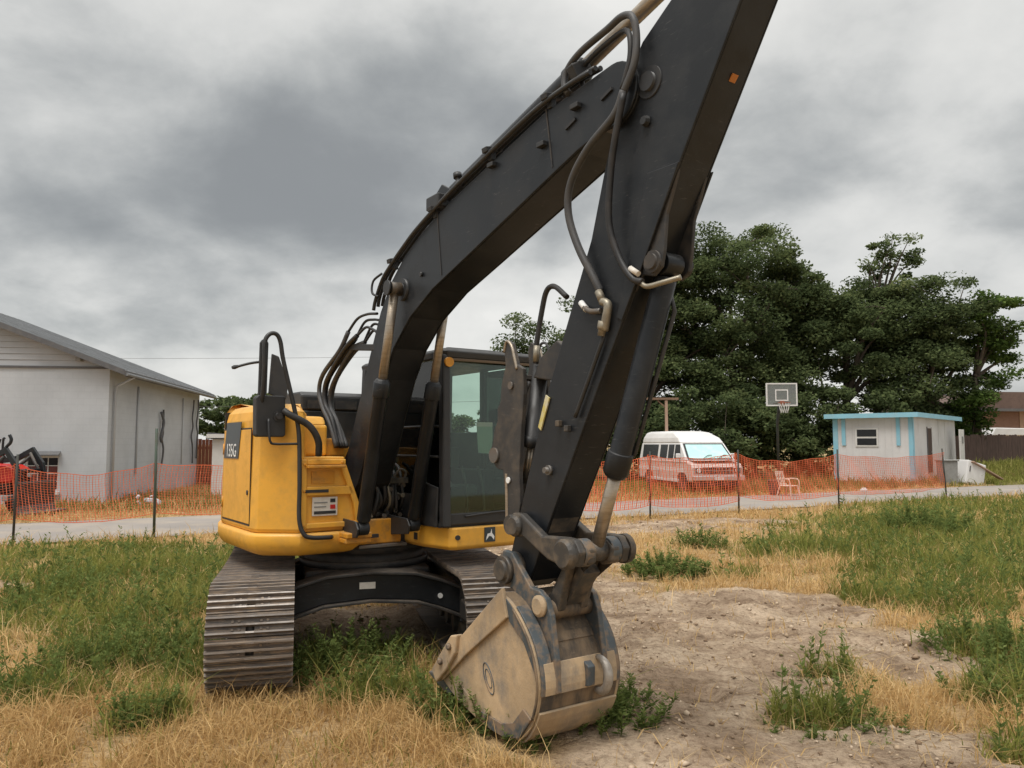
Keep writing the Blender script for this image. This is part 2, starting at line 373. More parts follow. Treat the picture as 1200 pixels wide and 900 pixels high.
# ------------------------------------------------------------ ground, road, grass
def ramp_axis(parts):
    out = []
    for a, b, st in parts: out += list(np.arange(a, b, st))
    return np.array(out + [parts[-1][1]])
def build_ground():
    xs = ramp_axis([(-900, -200, 100), (-200, -60, 14), (-60, -20, 2.5), (-20, -7, .35), (-7, 8, .075), (8, 22, .3), (22, 60, 2.0), (60, 200, 14), (200, 900, 100)])
    ys = ramp_axis([(-200, -20, 30), (-20, 2, 1.5), (2, 3.6, .2), (3.6, 10, .07), (10, 18, .16), (18, 34, .35), (34, 60, 1.2), (60, 200, 10), (200, 1400, 100)])
    X, Y = np.meshgrid(xs, ys); Z = gh(X, Y); nx, ny = len(xs), len(ys)
    g, d = masks(X, Y)
    me = bpy.data.meshes.new('ground')
    co = np.stack([X, Y, Z], -1).reshape(-1, 3)
    idx = np.arange(nx * ny).reshape(ny, nx)
    q = np.stack([idx[:-1, :-1], idx[:-1, 1:], idx[1:, 1:], idx[1:, :-1]], -1).reshape(-1, 4)
    me.vertices.add(len(co)); me.vertices.foreach_set('co', co.ravel())
    me.loops.add(q.size); me.loops.foreach_set('vertex_index', q.ravel())
    me.polygons.add(len(q)); me.polygons.foreach_set('loop_start', np.arange(len(q)) * 4)
    me.polygons.foreach_set('use_smooth', np.ones(len(q), bool))
    for nm, a in (('green', g), ('dirt', d)):
        at = me.attributes.new(nm, 'FLOAT', 'POINT'); at.data.foreach_set('value', a.ravel().astype(np.float32))
    me.update(calc_edges=True); me.validate()
    m = bpy.data.materials.new('soil'); m.use_nodes = True; nt = m.node_tree; N = nt.nodes; L = nt.links; bs = N['Principled BSDF']
    tc = N.new('ShaderNodeTexCoord')
    def noise(sc, det=8, rg=.65):
        n = N.new('ShaderNodeTexNoise'); n.inputs['Scale'].default_value = sc; n.inputs['Detail'].default_value = det; n.inputs['Roughness'].default_value = rg
        L.new(tc.outputs['Object'], n.inputs['Vector']); return n.outputs[0]
    def ramp(v, st):
        r = N.new('ShaderNodeValToRGB'); L.new(v, r.inputs[0]); e = r.color_ramp.elements
        e[0].position, e[0].color = st[0][0], st[0][1] + (1,); e[1].position, e[1].color = st[-1][0], st[-1][1] + (1,)
        for p, c in st[1:-1]: e.new(p).color = c + (1,)
        return r.outputs[0]
    def mix(f, a, b, bt='MIX'):
        x = N.new('ShaderNodeMix'); x.data_type = 'RGBA'; x.blend_type = bt
        if isinstance(f, float): x.inputs[0].default_value = f
        else: L.new(f, x.inputs[0])
        L.new(a, x.inputs[6]); L.new(b, x.inputs[7]); return x.outputs[2]
    ag = N.new('ShaderNodeAttribute'); ag.attribute_name = 'green'; ad = N.new('ShaderNodeAttribute'); ad.attribute_name = 'dirt'
    bare = ramp(noise(1.3, 10, .68), [(.30, (.21, .145, .095)), (.44, (.36, .265, .185)), (.56, (.51, .395, .285)), (.72, (.62, .50, .375))])
    mp = N.new('ShaderNodeMapping'); mp.inputs['Scale'].default_value = (.55, 2.4, 1.); mp.inputs['Rotation'].default_value = (0, 0, R(-14)); L.new(tc.outputs['Object'], mp.inputs[0])
    nk = N.new('ShaderNodeTexNoise'); nk.inputs['Scale'].default_value = 1.5; nk.inputs['Detail'].default_value = 9; nk.inputs['Roughness'].default_value = .7; nk.inputs['Distortion'].default_value = .6; L.new(mp.outputs[0], nk.inputs['Vector'])
    bare = mix(.9, bare, ramp(nk.outputs[0], [(.34, (.56, .51, .47)), (.47, (.95, .94, .92)), (.62, (1.12, 1.11, 1.10))]), 'MULTIPLY')
    fine = ramp(noise(22, 6, .7), [(.32, (.50, .45, .41)), (.52, (.98, .98, .98)), (.75, (1.2, 1.17, 1.13))])
    bare = mix(.85, bare, fine, 'MULTIPLY')
    straw = mix(.9, ramp(noise(2.2, 8), [(.3, (.34, .22, .11)), (.55, (.50, .345, .18)), (.75, (.62, .46, .26))]), fine, 'MULTIPLY')
    grn = mix(.9, ramp(noise(2.5, 8), [(.3, (.16, .14, .055)), (.6, (.26, .22, .09)), (.8, (.40, .31, .15))]), fine, 'MULTIPLY')
    c = mix(ag.outputs['Fac'], straw, grn); c = mix(ad.outputs['Fac'], c, bare)
    L.new(c, bs.inputs['Base Color']); bs.inputs['Roughness'].default_value = .95; bs.inputs['Specular IOR Level'].default_value = .15
    bp = N.new('ShaderNodeBump'); bp.inputs['Strength'].default_value = .9; bp.inputs['Distance'].default_value = .05
    ht = N.new('ShaderNodeMath'); ht.operation = 'ADD'; L.new(noise(7, 10, .75), ht.inputs[0]); L.new(noise(45, 4, .6), ht.inputs[1])
    L.new(ht.outputs[0], bp.inputs['Height']); L.new(bp.outputs[0], bs.inputs['Normal'])
    me.materials.append(m)
    tag(link('ground', me), 'sandy building plot with dry straw, weeds and bare soil', 'ground', kind='structure')
build_ground()
def build_road():
    P = []
    for a, b in zip(ROAD[:-1], ROAD[1:]):
        n = max(2, int(np.hypot(*(b - a)) / .5))
        for k in range(n): P.append(a + (b - a) * k / n)
    P.append(ROAD[-1]); P = np.array(P)
    for _ in range(12): P[1:-1] = (P[:-2] + 2 * P[1:-1] + P[2:]) / 4
    T = np.gradient(P, axis=0); T /= np.hypot(T[:, 0], T[:, 1])[:, None]; Nn = np.stack([-T[:, 1], T[:, 0]], 1)
    mb = MB(); V = []; W = np.linspace(-2.15, 2.15, 9)
    for i in range(len(P)):
        for w in W:
            e = w + (0.12 * (vnoise(i * .35, 3.1) - .5) if abs(w) > 2.1 else 0)
            q = P[i] + Nn[i] * e; V.append((q[0], q[1], .02 - .015 * (w / 2.15) ** 2))
    F = [(i * 9 + k, i * 9 + k + 1, (i + 1) * 9 + k + 1, (i + 1) * 9 + k) for i in range(len(P) - 1) for k in range(8)]
    F = [tuple(reversed(f)) for f in F]
    mb.add(V, F, True)
    m = mat('old_asphalt', (.27, .245, .225), .9, dirt=(.40, .335, .265), amt=.7, scale=.9, detail=10, bump=.25, bscale=60, spec=.2, var=.14)
    tag(mb.build('road', m, fix=False), 'narrow sun bleached asphalt road crossing behind the plot', 'road', kind='structure')
build_road()

def blade_material(name, cols, trans=.35):
    m = bpy.data.materials.new(name); m.use_nodes = True; nt = m.node_tree; N = nt.nodes; L = nt.links; N.clear()
    at = N.new('ShaderNodeAttribute'); at.attribute_name = 'tint'
    r = N.new('ShaderNodeValToRGB'); L.new(at.outputs['Fac'], r.inputs[0]); e = r.color_ramp.elements
    e[0].position, e[0].color = 0, cols[0] + (1,); e[1].position, e[1].color = 1, cols[-1] + (1,)
    for i, c in enumerate(cols[1:-1]): e.new((i + 1) / (len(cols) - 1)).color = c + (1,)
    d = N.new('ShaderNodeBsdfDiffuse'); t = N.new('ShaderNodeBsdfTranslucent'); L.new(r.outputs[0], d.inputs[0]); L.new(r.outputs[0], t.inputs[0])
    x = N.new('ShaderNodeMixShader'); x.inputs[0].default_value = trans; L.new(d.outputs[0], x.inputs[1]); L.new(t.outputs[0], x.inputs[2])
    o = N.new('ShaderNodeOutputMaterial'); L.new(x.outputs[0], o.inputs[0]); return m
M['straw'] = blade_material('straw_blades', [(.38, .24, .10), (.58, .39, .175), (.72, .52, .26), (.78, .61, .36)], .4)
M['green'] = blade_material('green_blades', [(.15, .17, .042), (.25, .265, .068), (.36, .35, .105), (.54, .48, .21)], .5)
M['weed'] = blade_material('weed_leaves', [(.10, .14, .042), (.165, .215, .066), (.25, .30, .105)], .5)
def tri_mesh(name, V, F, tint, m):
    """V (n,3), F (k,3|4) index array, tint per vertex"""
    me = bpy.data.meshes.new(name); k = F.shape[1]
    me.vertices.add(len(V)); me.vertices.foreach_set('co', V.astype(np.float32).ravel())
    me.loops.add(F.size); me.loops.foreach_set('vertex_index', F.astype(np.int32).ravel())
    me.polygons.add(len(F)); me.polygons.foreach_set('loop_start', np.arange(len(F), dtype=np.int32) * k)
    at = me.attributes.new('tint', 'FLOAT', 'POINT'); at.data.foreach_set('value', tint.astype(np.float32))
    me.update(calc_edges=True); me.materials.append(m); return me
def blades(x, y, z, hgt, wid, lean, tint, r):
    """each blade: two quads and a tip, bending away from vertical; returns V, F(tris), tint"""
    n = len(x); a = r.uniform(0, 2 * np.pi, n); dx, dy = np.cos(a), np.sin(a)
    b = r.uniform(0, 2 * np.pi, n); sx, sy = np.cos(b), np.sin(b)
    V = np.zeros((n, 5, 3)); ln = lean * hgt
    for k, (t, wf) in enumerate(((0, 1), (.5, .8))):
        off = ln * t ** 2; zz = z + hgt * (t - .25 * lean * t * t) - .015
        for s_, j in ((-1, 2 * k), (1, 2 * k + 1)):
            V[:, j, 0] = x + dx * off + s_ * sx * wid * wf * .5; V[:, j, 1] = y + dy * off + s_ * sy * wid * wf * .5; V[:, j, 2] = zz
    V[:, 4, 0] = x + dx * ln; V[:, 4, 1] = y + dy * ln; V[:, 4, 2] = z + hgt * (1 - .4 * lean) - .015
    base = np.arange(n)[:, None] * 5
    F = np.concatenate([base + [0, 1, 3], base + [0, 3, 2], base + [2, 3, 4]], 0)
    return V.reshape(-1, 3), F, np.repeat(tint, 5)
def keep_clear(x, y):
    """blades do not grow through the bucket or the tracks"""
    ok = road_d(x, y) > 2.0
    cx, cy = x + 1.42, y - 7.47
    a = R(-74.4); tx = cx * math.cos(a) + cy * math.sin(a); ty = -cx * math.sin(a) + cy * math.cos(a)
    ok &= ~((np.abs(tx) < 1.42) & (np.abs(np.abs(ty) - .935) < .32))
    a = R(-55); tx = cx * math.cos(a) + cy * math.sin(a); ty = -cx * math.sin(a) + cy * math.cos(a)
    ok &= ~((tx > 2.5) & (tx < 3.55) & (np.abs(ty + .21) < .37))
    return ok
def sample(n, y0, y1, r):
    y = y0 * (y1 / y0) ** r.random(n); x = r.uniform(-1, 1, n) * (.76 * y + .8)
    return x, y
def build_grass():
    r = np.random.default_rng(11)
    # dry straw
    x, y = sample(420000, 3.4, 34, r); g, d = masks(x, y)
    tuft = fbm(x * 3.5, y * 3.5, 3, 21)
    p = (1 - d) ** 1.5 * (1 - .62 * g) * np.clip((tuft - .25) / .3, .15, 1) + .018 * d
    k = (r.random(len(x)) < p) & keep_clear(x, y); x, y = x[k], y[k]; n = len(x); tf = tuft[k]
    hh = r.gamma(3, .034, n) * (.45 + 1.1 * tf) * (1 + .018 * y); hh = np.clip(hh, .03, .42)
    V, F, t = blades(x, y, gh(x, y), hh, (.0026 + .0008 * y) * r.uniform(.6, 1.4, n), r.uniform(.2, 1.5, n), np.clip(.15 + .6 * r.random(n) + .5 * (fbm(x * .8, y * .8, 2, 31) - .5), 0, 1), r)
    tag(link('dry_grass', tri_mesh('dry_grass', V, F, t, M['straw'])), 'dry straw coloured grass lying over the plot', 'grass', kind='stuff')
    # green grass
    x, y = sample(330000, 3.4, 36, r); g, d = masks(x, y); tuft = fbm(x * 3, y * 3, 3, 41)
    p = np.clip(g * 1.1 + .05 * (1 - d), 0, 1) * np.clip((tuft - .22) / .25, .1, 1)
    k = (r.random(len(x)) < p) & keep_clear(x, y); x, y = x[k], y[k]; n = len(x); g = g[k]; tf = tuft[k]
    hh = r.gamma(5, .036, n) * (.4 + .9 * tf) * (.55 + .6 * g) * (1 + .012 * y); hh = np.clip(hh, .04, .5)
    V, F, t = blades(x, y, gh(x, y), hh, (.0045 + .00095 * y) * r.uniform(.6, 1.4, n), r.uniform(.1, 1.0, n), np.clip(.1 + .55 * r.random(n) + .9 * (fbm(x * .9, y * .9, 2, 51) - .5), 0, 1), r)
    tag(link('green_grass', tri_mesh('green_grass', V, F, t, M['green'])), 'green grass and low weeds growing in patches over the plot', 'grass', kind='stuff')
build_grass()
def leaf_set(c, u, w, tint):
    """rhombic leaves: centre c, half axis u (long), w (short)"""
    V = np.stack([c - u, c + w * .9 - u * .1, c + u, c - w * .9 - u * .1], 1).reshape(-1, 3)
    F = np.arange(len(c) * 4).reshape(-1, 4); return V, F, np.repeat(tint, 4)
def unit(v): return v / np.maximum(np.linalg.norm(v, axis=-1, keepdims=True), 1e-9)
def weed_mesh(name, rad, h, stems, leaves, ls, seed, m=None, thin=.28):
    r = np.random.default_rng(seed); C = []; U = []; Wd = []; T = []; mbv = []; mbf = []
    VS = []; FS = []; TS = []
    for s in range(stems):
        a = r.uniform(0, 6.283); q = rad * math.sqrt(r.random()); b = np.array([math.cos(a) * q, math.sin(a) * q, -.02])
        hh = h * r.uniform(.45, 1.1) * (1.1 - .5 * q / rad); out = np.array([math.cos(a), math.sin(a), 0]) * r.uniform(0, .5) * hh
        n = max(4, int(leaves * hh / h)); t = r.uniform(.12, 1, n) ** .8
        p = b + out * (t ** 1.5)[:, None]; p[:, 2] += hh * t
        an = r.uniform(0, 6.283, n); ln = ls * r.uniform(.5, 1.3, n) * (1.15 - .6 * t)
        d = unit(np.stack([np.cos(an), np.sin(an), r.uniform(.0, .9, n)], 1))
        side = unit(np.cross(d, np.array([0, 0, 1.]) + r.normal(0, .35, (n, 3))))
        C.append(p + d * ln[:, None] * .5); U.append(d * ln[:, None] * .5); Wd.append(side * ln[:, None] * thin); T.append(np.clip(.15 + .5 * t + r.normal(0, .15, n), 0, 1))
        # stem as a thin four-sided blade
        w = .004 + .004 * h; e = np.array([math.sin(a), -math.cos(a), 0]) * w
        top = b + out; top[2] += hh
        C.append(((b + top) / 2)[None]); U.append(((top - b) / 2)[None]); Wd.append(e[None]); T.append(np.array([.3]))
    V, F, t = leaf_set(np.concatenate(C), np.concatenate(U), np.concatenate(Wd), np.concatenate(T))
    return tri_mesh(name, V, F, t, m or M['weed'])
def build_weeds():
    W = [(-1.35, 6.35, .55, .42, 60, 46, .085, 'bushy green weed between the tracks, under the undercarriage arch'),
         (-2.42, 5.22, .20, .34, 26, 44, .075, 'lone upright green weed in the dry straw left of the bucket'),
         (.62, 4.98, .36, .30, 46, 46, .085, 'dark green leafy weed growing against the right foot of the bucket'),
         (.12, 4.62, .15, .20, 20, 36, .065, 'small green weed sprouting at the lower left corner of the bucket'),
         (2.15, 11.0, .62, .34, 80, 40, .12, 'round green grass clump standing alone on the bare soil'),
         (4.15, 6.75, .55, .42, 50, 46, .095, 'grey green bushy weed at the right edge of the bare soil'),
         (3.7, 5.55, .42, .36, 40, 44, .085, 'low green weed nearest the bottom right of the plot'),
         (2.45, 6.15, .34, .10, 40, 20, .06, 'flat yellow green creeping weed in the middle of the bare soil'),
         (2.0, 5.12, .50, .17, 56, 26, .065, 'spreading light green weed in the foreground dirt'),
         (-.35, 5.35, .34, .36, 34, 46, .075, 'yellow green weed standing left of the bucket lip'),
         (-.12, 5.02, .28, .30, 30, 46, .07, 'light green weed in front of the bucket side cutter'),
         (3.35, 13.9, .5, .40, 36, 40, .12, 'small green bush in the dry grass near the road'),
         (8.6, 16.2, .8, .75, 60, 44, .16, 'tall dark green weed in the grass right of the fence post'),
         (-3.35, 6.6, .55, .45, 56, 50, .07, 'feathery green weed left of the near track'),
         (-5.6, 9.3, .8, .42, 56, 46, .09, 'dark green weed patch by the sandy spot at the left edge')]
    for i, (x, y, rad, h, st, lv, ls, lab) in enumerate(W):
        me = weed_mesh('weed_clump', rad, h, int(st * 1.5), int(lv * 1.5), ls * .68, 100 + i, thin=.2)
        o = link('weed_clump', me, loc=(x, y, float(gh(x, y)))); tag(o, lab, 'weed', 'weed clumps on the plot')
    # uncounted tall feathery weeds among the green grass
    r = np.random.default_rng(77); x, y = sample(7500, 4.0, 26, r); g, d = masks(x, y); k = (r.random(len(x)) < (g - .3) * .9) & keep_clear(x, y); x, y = x[k], y[k]
    z = gh(x, y); C = []; U = []; Wd = []; T = []
    for i in range(len(x)):
        hh = r.uniform(.16, .42) * (1 + .012 * y[i]); n = int(26 - min(14, y[i] * .7)); t = r.uniform(.1, 1, n); an = r.uniform(0, 6.283, n); sc = 1 + .06 * y[i]
        ln = .05 * sc * r.uniform(.5, 1.3, n) * (1.2 - .7 * t); tl = r.normal(0, .12, 2)
        p = np.stack([x[i] + tl[0] * t, y[i] + tl[1] * t, z[i] + hh * t], 1); dd = unit(np.stack([np.cos(an), np.sin(an), r.uniform(.2, 1.2, n)], 1))
        C.append(p + dd * ln[:, None] * .5); U.append(dd * ln[:, None] * .5); Wd.append(unit(np.cross(dd, r.normal(0, 1, (n, 3)))) * ln[:, None] * .22); T.append(np.clip(r.normal(.5, .25, n), 0, 1))
        top = np.array([x[i] + tl[0], y[i] + tl[1], z[i] + hh]); b = np.array([x[i], y[i], z[i] - .01])
        C.append(((top + b) / 2)[None]); U.append(((top - b) / 2)[None]); Wd.append(np.array([[.004 * sc, 0, 0]])); T.append(np.array([.4]))
    V, F, t = leaf_set(np.concatenate(C), np.concatenate(U), np.concatenate(Wd), np.concatenate(T))
    tag(link('feathery_weeds', tri_mesh('feathery_weeds', V, F, t, M['weed'])), 'feathery green weeds mixed through the green grass', 'weeds', kind='stuff')
build_weeds()
def build_clods():
    """clods, pebbles and bits of dead root on the bare soil, too many to count"""
    r = np.random.default_rng(5); x, y = sample(30000, 3.5, 18, r); g, d = masks(x, y); k = (r.random(len(x)) < d * .8) & keep_clear(x, y); x, y = x[k], y[k]
    n = len(x); z = gh(x, y); s = (.006 + .0016 * y) * r.gamma(.9, .42, n); s = np.clip(s, .0025, .04)
    base = unit(np.array([(1, 0, 0), (-1, 0, 0), (0, 1, 0), (0, -1, 0), (0, 0, 1), (0, 0, -1.)]))
    fc = np.array([(0, 2, 4), (2, 1, 4), (1, 3, 4), (3, 0, 4), (2, 0, 5), (1, 2, 5), (3, 1, 5), (0, 3, 5)])
    V = base[None] * s[:, None, None] * r.uniform(.55, 1.4, (n, 6, 1)); V[:, :, 2] *= .7
    a = r.uniform(0, 6.28, n); ca, sa = np.cos(a)[:, None], np.sin(a)[:, None]
    vx = V[:, :, 0] * ca - V[:, :, 1] * sa; vy = V[:, :, 0] * sa + V[:, :, 1] * ca
    V = np.stack([vx + x[:, None], vy + y[:, None], V[:, :, 2] + z[:, None] + s[:, None] * .15], -1)
    F = (fc[None] + (np.arange(n) * 6)[:, None, None]).reshape(-1, 3); t = np.repeat(r.random(n), 6)
    m = blade_material('clod_soil', [(.15, .10, .065), (.28, .20, .135), (.42, .32, .22), (.55, .44, .33)], 0.)
    tag(link('soil_clods', tri_mesh('soil_clods', V.reshape(-1, 3), F, t, m)), 'crumbled clods and pebbles scattered over the bare soil', 'soil clods', kind='stuff')
    # dead twigs and torn roots
    x, y = sample(12000, 3.6, 13, r); g, d = masks(x, y); k = (r.random(len(x)) < d * .7 * np.clip((fbm(x * 1.5, y * 1.5, 2, 61) - .42) * 6, 0, 1)) & keep_clear(x, y); x, y = x[k], y[k]; n = len(x)
    a = r.uniform(0, 6.28, n); ln = r.uniform(.03, .13, n); z = gh(x, y) + .012
    u = np.stack([np.cos(a) * ln, np.sin(a) * ln, r.normal(0, .2, n) * ln], 1) * .5; w = np.stack([-np.sin(a), np.cos(a), np.zeros(n) + .6], 1) * .0035
    V, F, t = leaf_set(np.stack([x, y, z], 1), u, w, r.random(n))
    m = blade_material('dead_roots', [(.07, .045, .03), (.18, .12, .075), (.36, .27, .17)], 0.)
    tag(link('dead_roots', tri_mesh('dead_roots', V, F, t, m)), 'dry torn roots and twigs lying on the churned soil', 'roots', kind='stuff')
build_clods()
# ------------------------------------------------------------ excavator (local x forward, y to the operator's left)
EX = tag(empty('excavator', (-1.42, 7.47, 0), R(-55)), 'yellow crawler excavator with charcoal boom, hydraulic thumb and rusty bucket', 'excavator')
YAW = (0, 0, R(-19.4)); B = -.21                               # tracks are swung against the house; boom plane
V3 = lambda x, y, z: Vector((x, y, z))

def build_undercarriage():
    HL, RAD, ZC, N = 1.36, .355, .405, 46
    per = 4 * HL + 2 * math.pi * RAD
    def at(s):                                                 # point, tangent, outward normal along the chain
        s %= per
        if s < 2 * HL: x = HL - s; sag = -.035 * math.sin(math.pi * s / (2 * HL)); return V3(x, 0, ZC + RAD + sag), V3(-1, 0, 0), V3(0, 0, 1)
        s -= 2 * HL
        if s < math.pi * RAD: a = math.pi / 2 + s / RAD; return V3(-HL + RAD * math.cos(a), 0, ZC + RAD * math.sin(a)), V3(-math.sin(a), 0, math.cos(a)), V3(math.cos(a), 0, math.sin(a))
        s -= math.pi * RAD
        if s < 2 * HL: return V3(-HL + s, 0, ZC - RAD), V3(1, 0, 0), V3(0, 0, -1)
        s -= 2 * HL; a = -math.pi / 2 + s / RAD
        return V3(HL + RAD * math.cos(a), 0, ZC + RAD * math.sin(a)), V3(-math.sin(a), 0, math.cos(a)), V3(math.cos(a), 0, math.sin(a))
    p = per / N; e = p / 2 * .985
    # shoe: triple grouser plate, x along the chain, z outward, y across; a mud hole in the middle
    g = p / 3; prof = [(-e, 0), (-e, .014), (-g - .013, .014), (-g - .006, .042), (-g + .006, .042), (-g + .013, .014), (-.013, .014), (-.006, .042), (.006, .042), (.013, .014), (g - .013, .014), (g - .006, .042), (g + .006, .042), (g + .013, .014), (e, .014), (e, 0)]
    def shoe(seed):
        mb = MB(); rr = random.Random(seed)
        for a, b in ((-.30, -.030), (.030, .30)): mb.prism(prof, a, b, 'y')
        mb.prism(prof[:6] + [(-g + .0135, .0)], -.030, .030, 'y'); mb.prism([(-.0135, 0)] + prof[6:], -.030, .030, 'y')
        for y in (-.12, -.075, .075, .12):
            for x in (-.028, .028): mb.rings((x, y, .012), (x, y, .1), [(0, .011), (.010, .011)], 6)
        me = mb.mesh('track_shoe', [M['track'] if seed % 2 else M['track2'], M['worn']])
        for f in me.polygons:
            if f.center.z > .038 and f.normal.z > .8 and len(f.vertices) == 4: f.material_index = 1
        for v in me.vertices: v.co.z += rr.uniform(-.0015, .0015)
        return me
    shoes = [shoe(i) for i in range(4)]
    for sgn in (-1, 1):
        yc = sgn * .935
        ch = MB()
        for i in range(N):
            P, T, Nn = at(p * i); Q, _, N2 = at(p * i + p * .9)
            for dy in (-.075, .075): ch.bar(P - Nn * .045 + V3(0, dy, 0), Q - N2 * .045 + V3(0, dy, 0), .035, .08, Nn)
        tr = ch.build('track', M['link'], EX, loc=(0, 0, 0), rot=YAW)
        for v in tr.data.vertices: v.co.y += yc
        for i in range(N):
            P, T, Nn = at(p * (i + .5) + (.04 if sgn > 0 else 0)); S = T.cross(Nn) * -1
            Mx = Matrix((T, Nn.cross(T), Nn)).transposed().to_4x4(); Mx.translation = P + V3(0, yc, 0) - Nn * .004
            o = link('track_shoe', shoes[(i * 7 + (i // 3)) % 4], tr); o.matrix_local = Mx
        fr = MB(); fr.prism([(-1.05, .30), (1.0, .30), (1.15, .36), (1.15, .48), (.9, .60), (-.95, .60), (-1.1, .5)], yc - .16, yc + .16, 'y')
        fr.prism([(.95, .33), (1.3, .36), (1.3, .46), (.95, .50)], yc - .19, yc + .19, 'y')
        f = fr.build('track_frame', M['black_worn'], EX, bev=.015, rot=YAW)
        idl = MB(); idl.rings((HL, yc - .09, ZC), (HL, yc + .09, ZC), [(0, .12), (0, .27), (.03, .29), (.05, .30), (.05, .335), (.13, .335), (.13, .30), (.15, .29), (.18, .27), (.18, .12)], 28)
        idl.build('idler_wheel', M['link'], f)
        sp = MB(); T_ = 21; pl = []
        for k in range(T_ * 2): a = math.pi * k / T_; q = .335 if k % 2 else .29; pl.append((-HL + q * math.cos(a), ZC + q * math.sin(a)))
        sp.prism(pl, yc - .035, yc + .035, 'y'); sp.rings((-HL, yc - .14, ZC), (-HL, yc + .14, ZC), [(0, .2), (.28, .2)], 20); sp.build('sprocket', M['link'], f)
        for k in range(7):
            x = -1.0 + k * .33; rb = MB(); rb.rings((x, yc - .13, .155), (x, yc + .13, .155), [(0, .08), (.04, .08), (.04, .1), (.06, .1), (.06, .08), (.2, .08), (.2, .1), (.22, .1), (.22, .08), (.26, .08)], 14); rb.build('track_roller', M['link'], f)
    # centre body with arched legs front and rear
    cb = MB(); cb.prism([(-.55, .46), (.55, .46), (.55, .72), (-.55, .72)], -.55, .55, 'y'); body = cb.build('centre_frame', M['black_worn'], EX, bev=.02, rot=YAW)
    for sx in (1, -1):
        lo = [(-.86, .30), (-.62, .40), (-.40, .47), (0, .50), (.40, .47), (.62, .40), (.86, .30)]; hi = [(.86, .52), (.62, .62), (.38, .69), (0, .715), (-.38, .69), (-.62, .62), (-.86, .52)]
        lg = MB(); lg.prism(lo + hi, sx * .50, sx * .78, 'x'); g = lg.build('arch_leg', M['black'], body, bev=.012)
        # flange strips along the arch edges
        fl = MB()
        for E_, dz in ((lo, -.012), (list(reversed(hi)), .012)):
            for a, b in zip(E_[:-1], E_[1:]): fl.bar((sx * .70, a[0], a[1] + dz), (sx * .70, b[0] + .004, b[1] + dz), .26, .024)
        fl.build('arch_flange', M['black_worn'], body, bev=.006)
        if sx > 0:
            MB().box((.782, -.10, .59), (.788, .035, .645)).build('rating_plate', M['label'], body)
            MB().cyl((.78, .60, .50), (.795, .60, .50), .022).build('marker_disc', M['white'], body)
    sb = MB(); sb.rings((0, 0, .72), (0, 0, .95), [(0, .60), (.06, .60), (.06, .56), (.14, .56), (.14, .62), (.21, .62)], 40); sb.build('swing_bearing', M['black_worn'], body)
build_undercarriage()

